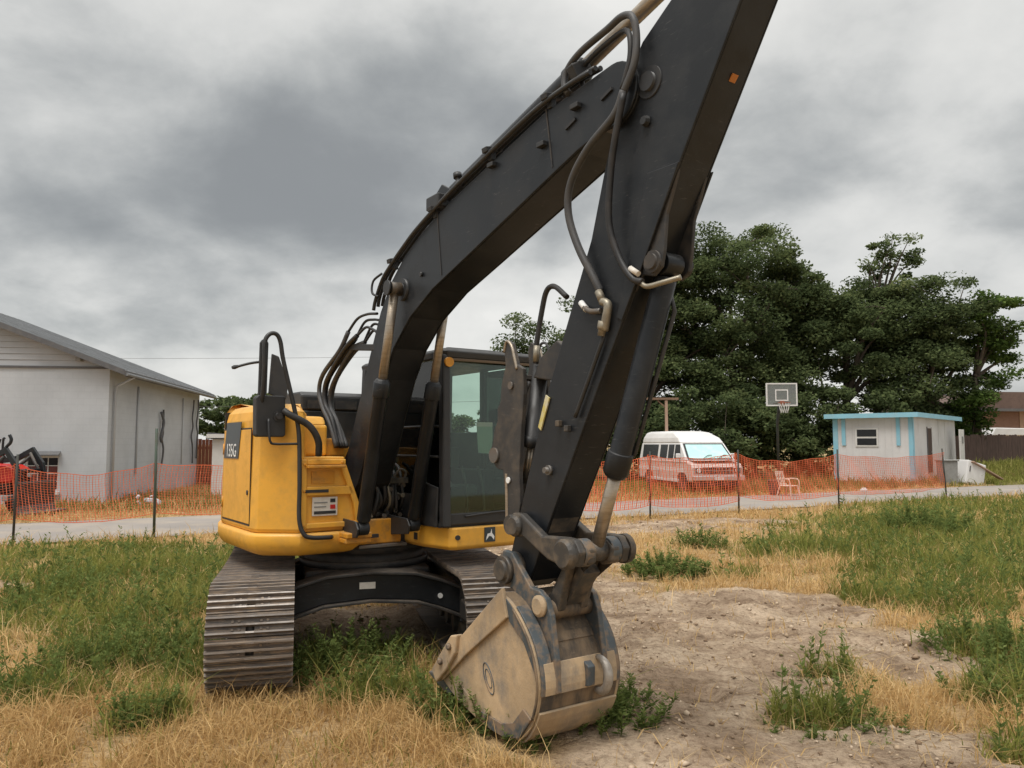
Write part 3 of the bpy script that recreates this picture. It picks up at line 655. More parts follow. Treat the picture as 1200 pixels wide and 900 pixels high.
def build_house():
    # floor of the revolving house
    dk = MB(); dk.prism([(-1.25, -1.0), (.60, -.95), (.62, .95), (-1.25, 1.0)], .92, 1.06, 'z'); dk.build('upper_frame', M['black_worn'], EX, bev=.01)
    fp = MB(); fp.box((.60, -.37, .955), (.66, .06, 1.17)); fp.build('front_plate', M['yellow_old'], EX, bev=.012)
    MB().box((.40, -.36, .925), (.70, .10, .953)).build('toe_plate', M['steel'], EX, bev=.006)
    MB().bar((.69, -.30, 1.03), (.69, -.18, 1.03), .03, .03).build('slot_cover', M['dark'], EX)
    # plan outlines (counter-clockwise): right front chamfer, right side, round tail, left side
    arc = [(-.55, -1.195), (-.80, -1.12), (-1.02, -.99), (-1.20, -.80), (-1.33, -.56), (-1.41, -.28), (-1.44, 0), (-1.41, .28), (-1.33, .56), (-1.20, .80), (-1.02, .99), (-.80, 1.12), (-.55, 1.195)]
    cw = [(-.50, 1.2), ] + list(reversed(arc)) + [(-.50, -1.2)]
    cw = list(reversed(cw)); cw = list(reversed(cw))
    def ccw(p): 
        a = sum(p[i - 1][0] * p[i][1] - p[i][0] * p[i - 1][1] for i in range(len(p))); return p if a > 0 else list(reversed(p))
    lev = [(1.10, 0.012), (1.13, 0), (2.05, .012), (2.13, .03), (2.185, .075), (2.205, .15)]
    cwo = MB().slab(ccw(cw), lev, True).build('counterweight', M['yellow'], EX, bev=.01)
    for v in cwo.data.vertices:
        if v.co.y > -.30: v.co.z = min(v.co.z, 1.10 + (v.co.z - 1.10) * .55)
    # side panel and chamfered front corner
    sp = ccw([(-.488, -1.2), (.40, -1.2), (.50, -1.175), (.72, -.905), (.72, -.86), (.10, -.60), (-.488, -.60)])
    s_ = MB(); s_.slab(sp, [(1.10, .012), (1.13, 0), (2.03, .015), (2.10, .03), (2.15, .07), (2.165, .12)]).build('side_panel', M['yellow'], EX, bev=.012)
    dr = MB(); dr.box((-.46, -1.206, 1.16), (.36, -1.199, 1.95)); dr.build('access_door', M['yellow'], EX, bev=.006)
    for a_, b_ in (((-.470, 1.145), (.370, 1.158)), ((-.470, 1.952), (.370, 1.965)), ((-.470, 1.1585), (-.461, 1.9515)), ((.361, 1.1585), (.370, 1.9515))):
        MB().box((a_[0], -1.2035, a_[1]), (b_[0], -1.1985, b_[1])).build('panel_gap', M['rubber'], EX)
    for z in (1.30, 1.78): MB().rings((-.455, -1.207, z - .05), (-.455, -1.207, z + .05), [(0, .011), (.1, .011)], 8).build('hinge', M['yellow_old'], EX)
    MB().rings((.31, -1.206, 1.42), (.31, -1.214, 1.42), [(0, .022), (.006, .022), (.008, .012)], 12).build('lock', M['dark'], EX)
    MB().box((-.4955, -1.196, 1.12), (-.4905, -.62, 2.12)).build('panel_gap', M['rubber'], EX)
    # rounded skirt under the house
    sk = ccw([(.745, -.36), (.745, -.90), (.52, -1.20), (.40, -1.23), (-.50, -1.23), (-.82, -1.15), (-1.05, -1.015), (-1.23, -.82), (-1.365, -.57), (-1.445, -.28), (-1.475, 0), (-1.445, .28), (-1.365, .57), (-1.23, .82), (-1.05, 1.015), (-.82, 1.15), (-.5, 1.23), (-.4, 1.0), (-.4, -.36)])
    k = MB(); k.slab(sk, [(.905, .11), (.925, .055), (.965, .018), (1.02, 0), (1.075, .0), (1.096, .02)], True).build('lower_skirt', M['yellow'], EX, bev=.008)
    # front tool box with steps
    fb = MB(); fb.prism([(-.90, 1.10), (-.362, 1.10), (-.375, 1.32), (-.50, 1.655), (-.505, 1.72), (-.90, 1.72)], .10, .70, 'x'); box = fb.build('tool_box', M['yellow'], EX, bev=.012)
    # framed face: raised border pieces leave two pockets
    face = MB(); x0, x1 = .702, .735
    face.box((x0, -.895, 1.13), (x1, -.845, 1.70)); face.prism([(-.40, 1.13), (-.366, 1.13), (-.378, 1.32), (-.503, 1.655), (-.56, 1.655), (-.43, 1.32)], x0, x1, 'x')
    face.box((x0, -.845, 1.655), (x1, -.507, 1.70)); face.prism([(-.845, 1.40), (-.42, 1.40), (-.455, 1.475), (-.845, 1.475)], x0, x1, 'x'); face.box((x0, -.845, 1.13), (x1, -.40, 1.175))
    face.build('box_face', M['yellow'], box, bev=.008)
    MB().box((.70, -.86, 1.63), (.79, -.53, 1.652)).build('step', M['yellow_old'], box, bev=.004)
    MB().box((.703, -.80, 1.50), (.712, -.60, 1.60)).build('grip_pad', M['yellow_old'], box)
    MB().box((.736, -.86, 1.425), (.741, -.66, 1.45)).build('warning_strip', M['dark'], box)
    lb = MB().box((.706, -.79, 1.23), (.716, -.57, 1.385)).build('label_plate', M['label'], box, bev=.002)
    MB().box((.7165, -.775, 1.245), (.719, -.585, 1.27)).build('label_bar', M['dark'], lb)
    MB().box((.7165, -.635, 1.285), (.719, -.59, 1.32)).build('label_mark', M['red'], lb)
    MB().box((.7165, -.635, 1.34), (.719, -.59, 1.37)).build('label_mark', M['dark'], lb)
    MB().box((.7165, -.775, 1.30), (.719, -.67, 1.31)).build('label_line', M['grey_box'], lb)
    MB().box((.7165, -.775, 1.335), (.719, -.66, 1.345)).build('label_line', M['grey_box'], lb)
    for q in ((-.87, 1.16), (-.87, 1.66), (-.40, 1.15), (-.54, 1.675), (-.87, 1.44)): MB().rings((.735, q[0], q[1]), (.748, q[0], q[1]), [(0, .012), (.007, .012), (.010, .006)], 6).build('bolt', M['yellow_old'], box)
    tread = MB(); tread.box((.66, -.56, 1.045), (.90, -.33, 1.09)); tread.box((.70, -.56, 1.0), (.88, -.33, 1.044)); tread.build('step', M['yellow_old'], box, bev=.01)
    up = MB(); up.box((-.30, -.90, 1.722), (.42, -.55, 2.00)); up.prism([(-.30, 1.99), (.42, 1.99), (.36, 2.07), (-.30, 2.10)], -.88, -.56, 'y'); up.build('fuel_tank', M['yellow'], EX, bev=.03, seg=3)
    MB().box((-.10, -.548, 1.722), (.38, -.37, 1.88)).build('valve_cover', M['yellow_old'], EX, bev=.012)
    MB().box((-.45, -.54, 1.06), (.10, .14, 1.80)).build('bulkhead', M['yellow_old'], EX, bev=.01)
    # engine hood, dark
    hd = MB(); hd.prism([(-.85, 2.15), (-.25, 2.15), (-.25, 2.30), (-.32, 2.335), (-.80, 2.335), (-.85, 2.28)], -.56, .12, 'y'); hood = hd.build('engine_hood', M['dark'], EX, bev=.02)
    hb = MB(); hb.box((-.48, -.585, 1.6), (-.24, .13, 2.148)); hb.build('hood_front', M['dark'], EX, bev=.01)
    for y in (-.50, -.22): MB().box((-.24, y, 2.17), (-.225, y + .22, 2.25)).build('hood_vent', M['black_worn'], hood)
    MB().cyl((-.7, -.1, 2.33), (-.7, -.1, 2.40), .05).build('exhaust_stack', M['steel'], hood)
    # decal with the model number
    d = MB(); d.prism([(-.44, 1.70), (.02, 1.70), (.10, 2.02), (-.36, 2.02)], -1.212, -1.2075, 'y'); dc = d.build('decal', M['decal'], EX)
    me = text_mesh('135G', .165, .001); me.materials.clear(); me.materials.append(M['white'])
    t = link('model_number', me, dc); t.rotation_euler = (R(90), 0, 0); t.location = (-.19, -1.2145, 1.765); t.scale = (.88, 1, 1)
    # hand rail and mirrors on the right front corner
    hr = MB(); hr.tube([(.62, -1.215, 2.10), (.70, -1.22, 2.20), (.75, -1.225, 2.45), (.75, -1.228, 2.64), (.75, -1.19, 2.715), (.75, -1.135, 2.72), (.75, -1.10, 2.66), (.75, -1.07, 2.50), (.75, -.97, 2.11), (.755, -.93, 1.90), (.76, -.918, 1.50), (.76, -.915, 1.22), (.77, -.88, 1.10), (.78, -.82, 1.065), (.77, -.66, 1.055), (.72, -.62, 1.055)], .018, 10)
    hr.build('handrail', M['dark'], EX)
    MB().tube([(.72, -1.05, 2.10), (.76, -1.0, 2.06), (.79, -.86, 1.98), (.79, -.78, 1.86), (.76, -.76, 1.73)], .028, 10).build('rail_hose', M['rubber'], EX)
    MB().tube([(.72, -1.172, 2.03), (.75, -1.172, 1.90), (.75, -1.16, 1.845), (.75, -1.12, 1.828), (.755, -.925, 1.83)], .010, 8).build('mirror_stay', M['dark'], EX)
    mr = MB(); mr.prism([(-1.262, 1.90), (-1.245, 1.885), (-1.04, 1.885), (-1.022, 1.90), (-1.03, 2.21), (-1.045, 2.222), (-1.25, 2.222), (-1.268, 2.20)], .60, .70, 'x'); mi = mr.build('mirror', M['dark'], EX, bev=.018, seg=3)
    MB().rings((.70, -1.085, 2.055), (.74, -1.085, 2.055), [(0, .045), (.008, .045), (.008, .028), (.03, .028)], 16).build('mirror_knuckle', M['rubber'], mi)
    pl = MB(); pl.prism([(-1.225, 2.20), (-1.155, 2.20), (-1.15, 2.66), (-1.165, 2.69), (-1.20, 2.69), (-1.22, 2.66)], .58, .61, 'x'); pl.build('mirror_post', M['dark'], EX, bev=.008)
    pl = MB(); pl.prism([(-1.13, 2.24), (-.98, 2.20), (-.965, 2.33), (-1.05, 2.56), (-1.11, 2.58)], .55, .575, 'x'); pl.build('mirror', M['hose_lite'], EX, bev=.008)
    MB().tube([(.58, -1.17, 2.51), (.56, -1.28, 2.49), (.54, -1.39, 2.455)], .011, 8).build('antenna', M['dark'], EX)
    MB().rings((.54, -1.375, 2.46), (.54, -1.42, 2.447), [(0, .013), (.03, .018), (.05, .012)], 8).build('antenna_tip', M['dark'], EX)
    # hydraulic control valve between tool box and cab
    vb = MB(); vb.box((.28, -.30, 1.07), (.48, .14, 1.46)); v = vb.build('control_valve', M['black_worn'], EX, bev=.01)
    rr = random.Random(4)
    for i in range(22):
        y = -.29 + rr.random() * .42; z = 1.16 + rr.random() * .36; L_ = .05 + rr.random() * .1
        q = MB(); q.rings((.47, y, z), (.47 + L_, y, z), [(0, .026), (.03, .026), (.03, .018), (L_, .018), (L_, .022), (L_ + .02, .022)], 6); q.build('hydraulic_fitting', [M['brass'], M['steel'], M['link']][i % 3], v)
    for i in range(9):
        y = -.27 + i * .047; z0 = 1.15 + rr.random() * .1; q = MB()
        q.tube([(.52, y, z0), (.60, y + rr.uniform(-.02, .02), z0 + .1), (.60, y + rr.uniform(-.04, .04), z0 + .25), (.50, y, z0 + .38), (.40, y, z0 + .42)], .014 + rr.random() * .008, 8); q.build('hydraulic_hose', M['brass'] if i % 4 == 1 else M['hose_lite' if i % 2 else 'rubber'], v)
    MB().bar((.62, -.36, 1.50), (.62, .14, 1.50), .03, .05).build('valve_crossbar', M['link'], v, bev=.004)
    for yy in (-.22, .06): MB().tube([(.60, yy - .06, 1.52), (.62, yy, 1.60), (.62, yy + .06, 1.57), (.60, yy + .05, 1.50)], .012, 8).build('hydraulic_hose', M['steel'], v)
    MB().rings((.55, .16, 1.17), (.62, .16, 1.17), [(0, .045), (.05, .045), (.07, .02)], 12).build('filter_cap', M['label'], v)
    # bundle of hoses rising from the house to the boom
    for i, (dy, dz) in enumerate(((0, 0), (.05, -.03), (.10, -.05), (.02, .04), (.07, .01))):
        h = MB(); h.tube([(.42, -.47 + dy, 1.80), (.30, -.49 + dy, 2.02 + dz), (.16, -.50 + dy, 2.16 + dz), (.06 + .03 * i, -.50 + dy, 2.32 + dz), (.15 + .05 * i, -.50 + dy, 2.47 + dz * .5), (.46 + .03 * i, -.47 + dy, 2.66 + dz * .5), (.58 + .05 * i, -.44 + dy, 2.82 + dz - .03 * i)], .021, 8); h.build('hydraulic_hose', M['rubber' if i % 2 else 'hose_lite'], EX)
        h = MB(); h.tube([(.58 + .05 * i, -.44 + dy, 2.82 + dz - .03 * i), (.70 + .045 * i, -.41 + dy, 2.92 - .03 * i), (.84 + .02 * i, -.38 + dy, 2.945 - .045 * i), (1.0, -.36 + dy * .7, 2.93 - .055 * i)], .012, 8); h.build('boom_pipe', M['dark'], EX)
    MB().bar((.45, -.42, 2.695), (1.02, -.33, 2.64), .05, .055).build('hose_clamp_bar', M['dark'], EX, bev=.006)
build_house()

def build_cab():
    cab = MB(); cab.slab([(-.55, .12), (.90, .12), (1.26, .20), (1.30, .26), (1.30, 1.20), (-.55, 1.20)], [(.93, .03), (.96, .0), (1.12, .0)]); C = cab.build('cab_base', M['yellow'], EX, bev=.012)
    def part(nm, mb, m, bev=.01): return mb.build(nm, m, C, bev=bev)
    X0, X1, Y0, Y1, Z0, Z1 = -.50, 1.24, .135, 1.20, 1.125, 2.66
    # pillars
    for a, b, w in (((1.25, Y0 + .035, Z0), (1.19, Y0 + .05, Z1 - .06), .085), ((1.25, Y1 - .03, Z0), (1.19, Y1 - .05, Z1 - .06), .075), ((.28, Y0 + .02, Z0), (.28, Y0 + .03, Z1 - .06), .06), ((.30, Y1 - .02, Z0), (.30, Y1 - .03, Z1 - .06), .07), ((X0 + .04, Y0 + .03, Z0), (X0 + .1, Y0 + .05, Z1 - .06), .09), ((X0 + .04, Y1 - .03, Z0), (X0 + .1, Y1 - .05, Z1 - .06), .09)):
        part('pillar', MB().bar(a, b, w, .075, (0, 1, 0)), M['dark'], .015)
    rf = MB(); rf.slab([(X0 + .05, Y0 + .02), (1.20, Y0 + .02), (1.235, Y0 + .06), (1.235, Y1 - .06), (1.2, Y1 - .02), (X0 + .05, Y1 - .02)], [(Z1 - .09, .0), (Z1 - .03, -.012), (Z1 - .005, .02), (Z1 + .012, .10)]); part('roof', rf, M['dark'], .01)
    part('roof_trim', MB().box((1.236, Y0 + .05, Z1 - .115), (1.246, Y1 - .05, Z1 - .092)), M['wood_trim'], .003)
    part('windshield_rail', MB().bar((1.235, Y0 + .06, 1.19), (1.235, Y1 - .06, 1.19), .05, .10), M['dark'], .01)
    part('floor', MB().box((X0, Y0, 1.122), (1.22, Y1, 1.16)), M['dark'], 0)
    part('side_guard', MB().prism([(.30, 1.125), (1.20, 1.125), (1.22, 1.46), (.98, 1.50), (.80, 1.38), (.32, 1.40)], .110, .130), M['dark'], .006)
    def pane(P):
        m = MB(); P = [Vector(p) for p in P]; n = (P[1] - P[0]).cross(P[2] - P[0]).normalized() * .005
        k = len(P); m.add([p + n for p in P] + [p - n for p in P], [tuple(range(k)), tuple(range(2 * k - 1, k - 1, -1))] + [(i, i + k, (i + 1) % k + k, (i + 1) % k) for i in range(k)]); return part('window_pane', m, M['glass'], 0)
    pane([(1.25, Y0 + .07, 1.24), (1.25, Y1 - .07, 1.24), (1.20, Y1 - .085, Z1 - .095), (1.20, Y0 + .085, Z1 - .095)])
    pane([(.32, Y0 + .02, 1.30), (1.20, Y0 + .03, 1.30), (1.16, Y0 + .05, Z1 - .1), (.32, Y0 + .035, Z1 - .1)])
    pane([(X0 + .1, Y0 + .02, 1.30), (.24, Y0 + .02, 1.30), (.24, Y0 + .035, Z1 - .1), (X0 + .14, Y0 + .045, Z1 - .1)])
    pane([(X0 + .05, Y0 + .1, 1.55), (X0 + .05, Y1 - .1, 1.55), (X0 + .09, Y1 - .1, Z1 - .1), (X0 + .09, Y0 + .1, Z1 - .1)])
    pane([(.34, Y1 - .02, 1.30), (1.18, Y1 - .03, 1.30), (1.15, Y1 - .05, Z1 - .1), (.34, Y1 - .035, Z1 - .1)])
    for z in (1.72, 1.98): part('window_bar', MB().cyl((.30, Y0 - .012, z), (1.19, Y0 + .0, z), .011, n=8), M['dark'], 0)
    part('rear_wall', MB().box((X0, Y0 + .06, 1.16), (X0 + .04, Y1 - .06, 1.52)), M['dark'], 0)
    part('door_panel', MB().box((.34, Y1 - .035, 1.16), (1.18, Y1 - .008, 1.62)), M['dark'], .01); part('corner_panel', MB().box((X0 + .04, Y1 - .035, 1.16), (.27, Y1 - .008, 1.95)), M['dark'], .01)
    part('door_pocket', MB().box((.45, Y1 - .12, 1.25), (.85, Y1 - .037, 1.5)), M['dark'], .02)
    # seat, console, controls
    st = MB(); st.prism([(.05, 1.30), (.55, 1.32), (.58, 1.40), (.52, 1.44), (.10, 1.42), (.02, 1.48), (-.10, 2.02), (-.20, 2.02), (-.12, 1.42), (-.02, 1.30)], .48, .94); se = part('seat', st, M['seat'], .03)
    MB().box((-.20, .60, 2.04), (-.10, .82, 2.20)).build('headrest', M['seat'], se, bev=.03)
    for y in (.36, .96): part('armrest_console', MB().box((.05, y, 1.18), (.62, y + .13, 1.58)), M['dark'], .02)
    for y in (.42, 1.02):
        part('joystick', MB().tube([(.55, y, 1.56), (.57, y, 1.70), (.56, y, 1.76)], [.012, .012, .028], 8), M['rubber'], 0)
    for y in (.60, .78):
        part('travel_lever', MB().tube([(.92, y, 1.16), (.88, y, 1.45), (.80, y, 1.62)], .012, 8), M['steel'], 0)
        part('pedal', MB().box((.90, y - .05, 1.17), (1.06, y + .05, 1.20)), M['rubber'], .01)
    part('monitor', MB().box((.98, .30, 1.62), (1.06, .42, 1.80)), M['dark'], .01)
    part('control_box', MB().box((.86, .28, 1.16), (1.12, .46, 1.46)), M['dark'], .02)
    part('paper_notice', MB().prism([(.52, 1.75), (.66, 1.74), (.67, 1.86), (.67, 2.02), (.50, 2.02)], 1.215, 1.217, 'x'), M['white'], 0)
    part('wiper_arm', MB().tube([(1.27, .36, 1.21), (1.275, .70, 1.235), (1.28, .98, 1.225)], .009, 6), M['dark'], 0)
    part('work_light', MB().rings((1.19, .20, 2.535), (1.262, .20, 2.53), [(0, .03), (.03, .042), (.07, .042), (.07, .03)], 14), M['yellow_old'], 0)
    part('work_light', MB().rings((.2, .27, 2.675), (.2, .27, 2.76), [(0, .05), (.07, .05), (.085, .03)], 14), M['orange_lamp'], 0)
    # emblem: small dark square with a light leaping mark, and a bolt recess
    em = part('emblem_plate', MB().box((1.302, .53, .985), (1.308, .64, 1.11)), M['decal'], 0)
    MB().prism([(.545, 1.0), (.575, 1.035), (.60, 1.03), (.625, 1.0), (.63, 1.03), (.605, 1.06), (.60, 1.095), (.59, 1.06), (.56, 1.055), (.55, 1.03)], 1.3085, 1.310, 'x').build('emblem', M['white'], em)
    part('tow_recess', MB().box((.80, .112, .99), (.86, .118, 1.05)), M['dark'], 0)
    part('hinge_bolt', MB().cyl((1.27, .27, 1.04), (1.31, .262, 1.04), .022, n=10), M['dark'], 0)
build_cab()

def cylinder(name, p, q, split, rb, rr_, w=.05, rod_mat='rod', collar=True, bmat='black'):
    """barrel from p to the split, piston rod from there to q, eyes at both ends (pins across y)"""
    p = Vector(p); q = Vector(q); d = (q - p).normalized(); L = (q - p).length; Ls = L * split
    b = MB(); prof = [(.06, rb * .8), (.08, rb), (Ls - .14, rb), (Ls - .14, rb * 1.17), (Ls - .02, rb * 1.17), (Ls, rb * .95), (Ls + .01, rr_ * 1.3)] if collar else [(.05, rb), (Ls, rb)]
    b.rings(p, q, prof, 20); b.cyl(p - V3(0, w, 0), p + V3(0, w, 0), rb * .95, n=18)
    o = b.build(name, M[bmat], EX, bev=.004)
    r_ = MB(); r_.cyl(p + d * (Ls - .05), q - d * .03, rr_, n=16); r_.build('piston_rod', M[rod_mat], o); MB().cyl(q - V3(0, w, 0), q + V3(0, w, 0), rr_ * 1.5, n=16).build('rod_eye', M['link'], o)
    return o
def build_boom():
    top = [(4.10, 3.88), (3.34, 3.835), (2.23, 3.585), (1.79, 3.45), (1.50, 3.32), (1.28, 3.165), (1.07, 2.93), (.87, 2.58), (.66, 2.19), (.44, 1.78), (.22, 1.55)]
    bot = [(.22, 1.33), (.42, 1.30), (.66, 1.48), (.83, 1.78), (.98, 2.10), (1.13, 2.36), (1.32, 2.60), (1.60, 2.815), (1.96, 2.98), (2.42, 3.12), (3.64, 3.50), (3.86, 3.545)]
    tip = [(3.955 + .175 * math.cos(a), 3.715 + .175 * math.sin(a)) for a in np.radians(np.linspace(-95, 95, 15))]
    side = bot + tip + [p for p in top[1:]]
    bm_ = MB(); W = .155
    bm_.prism(side, B - W + .014, B + W - .014); bo = bm_.build('boom', M['black'], EX, bev=.01)
    MB().prism([(3.9, 3.60), (4.19, 3.60), (4.27, 3.70), (4.19, 3.80), (3.9, 3.85)], B - .095, B + .095).build('boom_tongue', M['black'], bo)
    # weld seams: side plates stand proud of the box
    for s in (-1, 1):
        y = B + s * W
        sp = MB(); n = len(side); sp.prism(side, y - .0135 * s - .0005 * s, y); sp.build('side_plate', M['black'], bo, bev=.006)
        MB().bar((2.10, y + .002 * s, 3.06), (2.03, y + .002 * s, 3.55), .008, .006, (0, 1, 0)).build('weld_seam', M['black_worn'], bo); MB().bar((3.42, y + .002 * s, 3.47), (3.36, y + .002 * s, 3.85), .008, .006, (0, 1, 0)).build('weld_seam', M['black_worn'], bo)
        # bosses
        MB().rings((1.50, y - .02 * s, 3.05), (1.50, y + .16 * s, 3.05), [(0, .09), (.045, .09), (.045, .05), (.16, .05), (.16, .06), (.175, .06)], 20).build('cylinder_pin', M['dark'], bo)
        MB().rings((4.19, B + s * .10, 3.70), (4.19, B + s * .17, 3.70), [(0, .085), (.026, .085), (.026, .05), (.045, .05)], 24).build('pin_boss', M['dark'], bo)
        MB().rings((.34, y, 1.43), (.34, y + .05 * s, 1.43), [(0, .11), (.05, .11)], 20).build('foot_boss', M['black_worn'], bo)
        MB().rings((1.80, y, 3.12), (1.80, y + .02 * s, 3.12), [(0, .018), (.02, .018)], 10).build('plug', M['dark'], bo)
        for (x, z) in ((2.75, 3.66), (3.62, 3.74), (3.30, 3.62)): MB().box((x, min(y, y + .035 * s), z), (x + .07, max(y, y + .035 * s), z + .03)).build('hose_bracket', M['dark'], bo, bev=.004)
        for (x, z) in ((3.55, 3.66), (3.86, 3.72), (3.84, 3.56)): MB().bar((x, y + .006 * s, z), (x + .09, y + .006 * s, z + .03), .012, .018).build('slot', M['rubber'], bo)
    # pipes along the boom's back
    base = [(1.00, 2.97), (1.035, 3.05), (1.16, 3.20), (1.32, 3.295), (1.55, 3.405), (1.77, 3.495), (2.21, 3.63), (2.61, 3.73), (3.00, 3.82), (3.33, 3.885), (3.62, 3.91), (3.80, 3.91)]
    for k, (dy, dz) in enumerate(((-.185, -.015), (-.145, .02), (-.105, .03), (.11, .03), (.15, .02))):
        pth = [(x, B + dy, z + dz) for x, z in base]
        MB().tube(pth, .016, 8).build('boom_pipe', M['dark'], bo)
    for x, z in ((1.32, 3.30), (2.0, 3.56), (2.75, 3.77), (3.40, 3.89)):
        cl = MB(); cl.bar((x, B - .21, z + .01), (x, B - .08, z + .04), .06, .035); cl.box((x - .02, B - .165, z - .05), (x + .02, B - .125, z + .02)); cl.build('pipe_clamp', M['dark'], bo, bev=.005)
    MB().tube([(1.12, B - .2, 3.05), (1.02, B - .21, 3.10), (1.02, B - .2, 3.20), (1.12, B - .17, 3.25)], .010, 6).build('breather_hose', M['rubber'], bo)
    MB().rings((2.30, B - .13, 3.66), (2.27, B - .13, 3.78), [(0, .028), (.05, .028), (.05, .018), (.08, .018), (.085, .032), (.12, .032)], 10).build('boom_valve', M['dark'], bo)
    MB().box((1.93, B - .20, 3.57), (2.12, B - .10, 3.67)).build('boom_valve', M['dark'], bo, bev=.01)
    # arm cylinder on top
    for s in (-1, 1): MB().prism([(1.72, 3.47), (2.12, 3.60), (2.06, 3.74), (1.95, 3.80), (1.85, 3.74)], B + s * .065 - .012, B + s * .065 + .012).build('cylinder_bracket', M['black'], bo, bev=.008)
    cylinder('arm_cylinder', (1.95, B, 3.70), (4.60, B, 4.345), .60, .068, .042, .05)
    for s in (-1, 1): cylinder('boom_cylinder', (.95, B + s * .235, 1.13), (1.50, B + s * .235, 3.05), .63, .058, .036, .045)
    for s in (-1, 1): MB().prism([(.60, 1.02), (.98, 1.06), (1.01, 1.13), (.96, 1.19), (.60, 1.2)], B + s * .235 - .068, B + s * .235 - .050).build('cylinder_foot_bracket', M['dark'], EX, bev=.006)
    for s in (-1, 1): MB().prism([(-.1, 1.0), (.62, 1.0), (.50, 1.45), (.36, 1.58), (.20, 1.5)], B + s * .185 - .012, B + s * .185 + .012).build('boom_foot_bracket', M['black_worn'], EX, bev=.006)
    # hoses from the pipes over the arm joint
    MB().tube([(3.58, B - .16, 3.86), (3.54, B - .16, 3.93), (3.56, B - .15, 4.02), (3.68, B - .15, 4.075), (3.90, B - .15, 4.105), (4.03, B - .16, 4.115), (4.12, B - .17, 4.07), (4.15, B - .17, 3.95), (4.14, B - .18, 3.80), (4.06, B - .19, 3.66)], .020, 8).build('hydraulic_hose', M['hose_lite'], EX)
    MB().tube([(3.64, B - .10, 3.88), (3.62, B - .10, 3.98), (3.70, B - .11, 4.025), (3.90, B - .12, 4.055), (4.02, B - .13, 4.05), (4.09, B - .16, 3.98), (4.10, B - .17, 3.85), (4.05, B - .18, 3.70)], .016, 8).build('hydraulic_hose', M['rubber'], EX)
    cb = MB(); cb.bar((3.62, B - .17, 3.96), (3.64, B - .06, 4.02), .07, .10); cb.build('pipe_clamp', M['dark'], EX, bev=.01)
    MB().tube([(4.07, B - .19, 3.68), (4.00, B - .195, 3.57), (3.79, B - .20, 3.455), (3.63, B - .19, 3.31), (3.595, B - .18, 3.14), (3.67, B - .17, 2.93), (3.775, B - .15, 2.74), (3.81, B - .135, 2.66)], .022, 8).build('hydraulic_hose', M['hose_lite'], EX)
    MB().tube([(4.08, B - .20, 3.66), (4.02, B - .20, 3.47), (3.965, B - .19, 3.28), (3.935, B - .18, 3.01), (3.985, B - .16, 2.82), (4.07, B - .15, 2.69), (4.14, B - .14, 2.655)], .019, 8).build('hydraulic_hose', M['rubber'], EX)
    MB().tube([(4.12, B - .14, 2.66), (4.16, B - .13, 2.63), (4.24, B - .10, 2.64), (4.32, B - .05, 2.66)], .014, 8).build('steel_pipe', M['brass'], EX)
build_boom()
